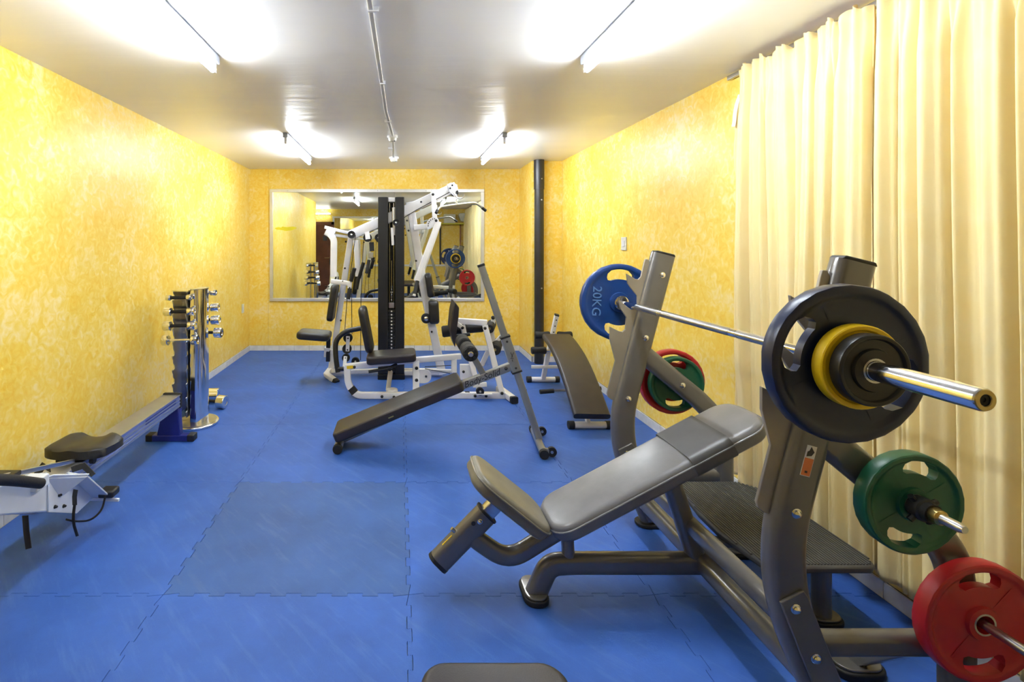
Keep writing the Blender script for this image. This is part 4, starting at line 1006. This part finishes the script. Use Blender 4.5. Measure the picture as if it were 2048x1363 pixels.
# centre station: backrest on a black bent tube, seat, front rail
YP = 4.84
gt('front_rail', [(694, 732, 4.84), (696, 768, 4.82), (712, 790, 4.80), (760, 790, 4.80), (1016, 790, 4.82)], .060, .05, W, fil=.12)
gt('rail_sleeve', [(702, 775, 4.812), (710, 785, 4.806)], .066, .056, 'rubber')
gt('seat_rail', [(690, 733, 4.84), (800, 722, 4.92), (921, 712, 5.05)], .055, .05)
bolts([(709, 733, 4.82), (764, 792, 4.77), (788, 793, 4.77)], .012, .010)
sd = P(700, 734, 4.81); MB().prism([(-.03, -.014), (.03, -.014), (.03, .014), (-.03, .014)], sd, (1, 0, .1), (-.1, 0, 1), .001).build('sticker', 'plate_yellow', mg)
bent('back_tube', [P(722, 656, 4.90), P(690, 662, 4.90), P(671, 680, 4.88), P(671, 712, 4.86), P(676, 744, 4.84)], .024, 'black_paint', mg, fil=.10)
bent('back_tube_stub', [P(676, 737, 4.84), P(690, 737, 4.84)], .020, 'black_paint', mg, fil=0)
a, b = P(724, 612, 4.90), P(741, 703, 4.90); ex = (b - a).normalized()
MB().pad((a + b)/2, ex, V(0, 1, 0), (b - a).length, .26, .075, rc=.07, re=.034).build('back_pad', 'black_vinyl', mg, angle=60)
MB().pad(P(783, 712, 4.86) , V(1, .05, .06), V(0, 1, 0), .455, .32, .075, rc=.05, re=.020).build('seat_pad', 'brown_vinyl', mg, angle=60)
bent('adjust_lever', [P(737, 743, 4.72), P(775, 737, 4.74), P(793, 728, 4.80)], .014, 'rubber', mg, fil=.03)
gt('lever_post', [(781, 742, 4.95), (776, 780, 4.90)], .045, .03, 'steel'); 
MB().lathe(P(784, 783, 4.86), (0, 0, 1), [(0, 0), (.055, 0), (.055, .02), (.05, .028), (0, .028)], 24).build('pivot_disc', W, mg)
MB().cyl(P(784, 786, 4.86), P(784, 783, 4.86), .05, 20).build('pivot_pad', 'rubber', mg)
for u, v, r in ((696, 675, .045), (694, 697, .045), (692, 715, .038), (711, 722, .040)): pulley(u, v, 5.05 if u < 700 else 5.2, r)
gt('pulley_plate', [(696, 672, 5.02), (695, 702, 5.02)], .036, .006); gt('pulley_plate', [(691, 712, 5.02), (689, 732, 4.98)], .034, .006)
bolts([(696, 676, 5.02), (695, 699, 5.02), (691, 715, 5.02)], .004, .006)
gt('rear_tie', [(664, 742, 5.60), (692, 736, 4.90)], .045, .045, W, (0, 0, 1))
gt('front_post', [(832, 722, 4.95), (832, 786, 4.84)], .062, .04); bolts([(833, 735, 4.92), (833, 759, 4.88)], .018, .012)
fan = [(0, -.065), (0, .065)] + [(.055 + .062*math.sin(a*PI/8), .065*math.cos(a*PI/8)) for a in range(0, 9)]
MB().prism(fan, P(838, 752, 4.90), (1, 0, 0), (0, 0, 1), .010).build('guard_plate', W, mg, bevel=.002); bolts([(852, 752, 4.89)], .004, .008)
gt('tie_rail', [(838, 740, 5.3), (905, 742, 5.15)], .035, .035); cable([(850, 733, 5.2), (905, 730, 5.1)]); cable([(850, 737, 5.2), (900, 746, 5.1)])
gt('stack_tie', [(808, 745, 5.55), (884, 745, 5.6)], .05, .05)

# right station: leg developer
gt('post', [(908, 709, 5.04), (908, 744, 5.02)], .052, .045)
MB().box(P(933, 743, 4.98), (.125, .05, .145)).build('junction_box', W, mg, bevel=.004); bolts([(927, 743, 4.955)], .0, .010)
gt('leg_frame', [(925, 650, 4.98), (933, 690, 4.98), (960, 785, 4.86)], .048, .035); bolts([(925, 655, 4.96)], .002, .011)
gt('top_bar', [(912, 641, 5.00), (974, 645, 4.98)], .055, .05)
gt('leg_frame', [(970, 650, 4.93), (1004, 787, 4.80)], .052, .030); bolts([(970, 656, 4.91), (1004, 786, 4.78)], .002, .011)
gt('lever', [(987, 632, 5.10), (984, 668, 5.10), (990, 695, 5.10)], .040, .03); bolts([(986, 635, 5.08)], .002, .014)
gt('lever', [(1004, 670, 5.12), (986, 690, 5.12)], .035, .03); gt('lever', [(977, 700, 5.12), (963, 730, 5.12)], .045, .03)
for (u0, v0), (u1, v1), r in (((884, 663), (934, 657), .056), ((930, 658), (966, 655), .042)):
    a, b = P(u0, v0, 5.10), P(u1, v1, 5.10); L = (b - a).length
    MB().lathe(a, b - a, [(0, 0), (r*.85, 0), (r, .012), (r, L - .012), (r*.85, L), (0, L)], 20).build('foam_roller', 'foam', mg)
a = P(978, 656, 4.98); 
for u, v, r in ((979, 657, .045), (990, 699, .055)):
    c = P(u, v, 4.92); MB().lathe(c, (.25, 1, 0), [(0, 0), (r*.8, 0), (r, .012), (r, .30), (r*.8, .31), (0, .31)], 20).build('foam_roller', 'foam', mg)
    MB().lathe(c, (-.25, -1, 0), [(.013, -.01), (.013, .012), (0, .014)], 12).build('roller_cap', 'brass', mg)
MB().cyl(P(902, 673, 4.92), P(940, 668, 4.92), .016, 12).build('roller_bar', 'rubber', mg)
vs = [(906, 599), (915, 611), (914, 628), (911, 650), (907, 689), (901, 672), (898, 655), (901, 622)]
MB().prism([((P(u, v, 4.96)).x, (P(u, v, 4.96)).z) for u, v in vs], (0, 4.96, 0), (1, 0, 0), (0, 0, 1), .30).build('chest_pad', 'brown_vinyl', mg, bevel=.010)
gt('pad_stem', [(912, 645, 4.96), (925, 655, 4.98)], .04, .04, W)
gt('rail_band', [(930, 790, 4.818), (939, 790, 4.818)], .064, .054, 'rubber')
slab('pulley_tray', .70, .84, 4.72, 4.78, .055, .066, W, mg, bevel=.003); pulley(960, 782, 4.74, .036)
bolts([(950, 791, 4.78), (972, 791, 4.78)], .008, .010)
gt('low_row_plate', [(946, 770, 4.84), (973, 768, 4.84)], .04, .03, W)
a, b = P(1007, 779, 4.92), FL(1031, 808); b.z = .03; a.z = .045
tube('cross_foot', [V(.955, 5.02, .032), V(1.02, 4.66, .032)], .062, .055, W, mg, (0, 0, 1)); tube('foot_cap', [V(1.018, 4.675, .032), V(1.024, 4.64, .032)], .067, .060, 'rubber', mg, (0, 0, 1))
bolts([(1014, 793, 4.79)], .008, .012)
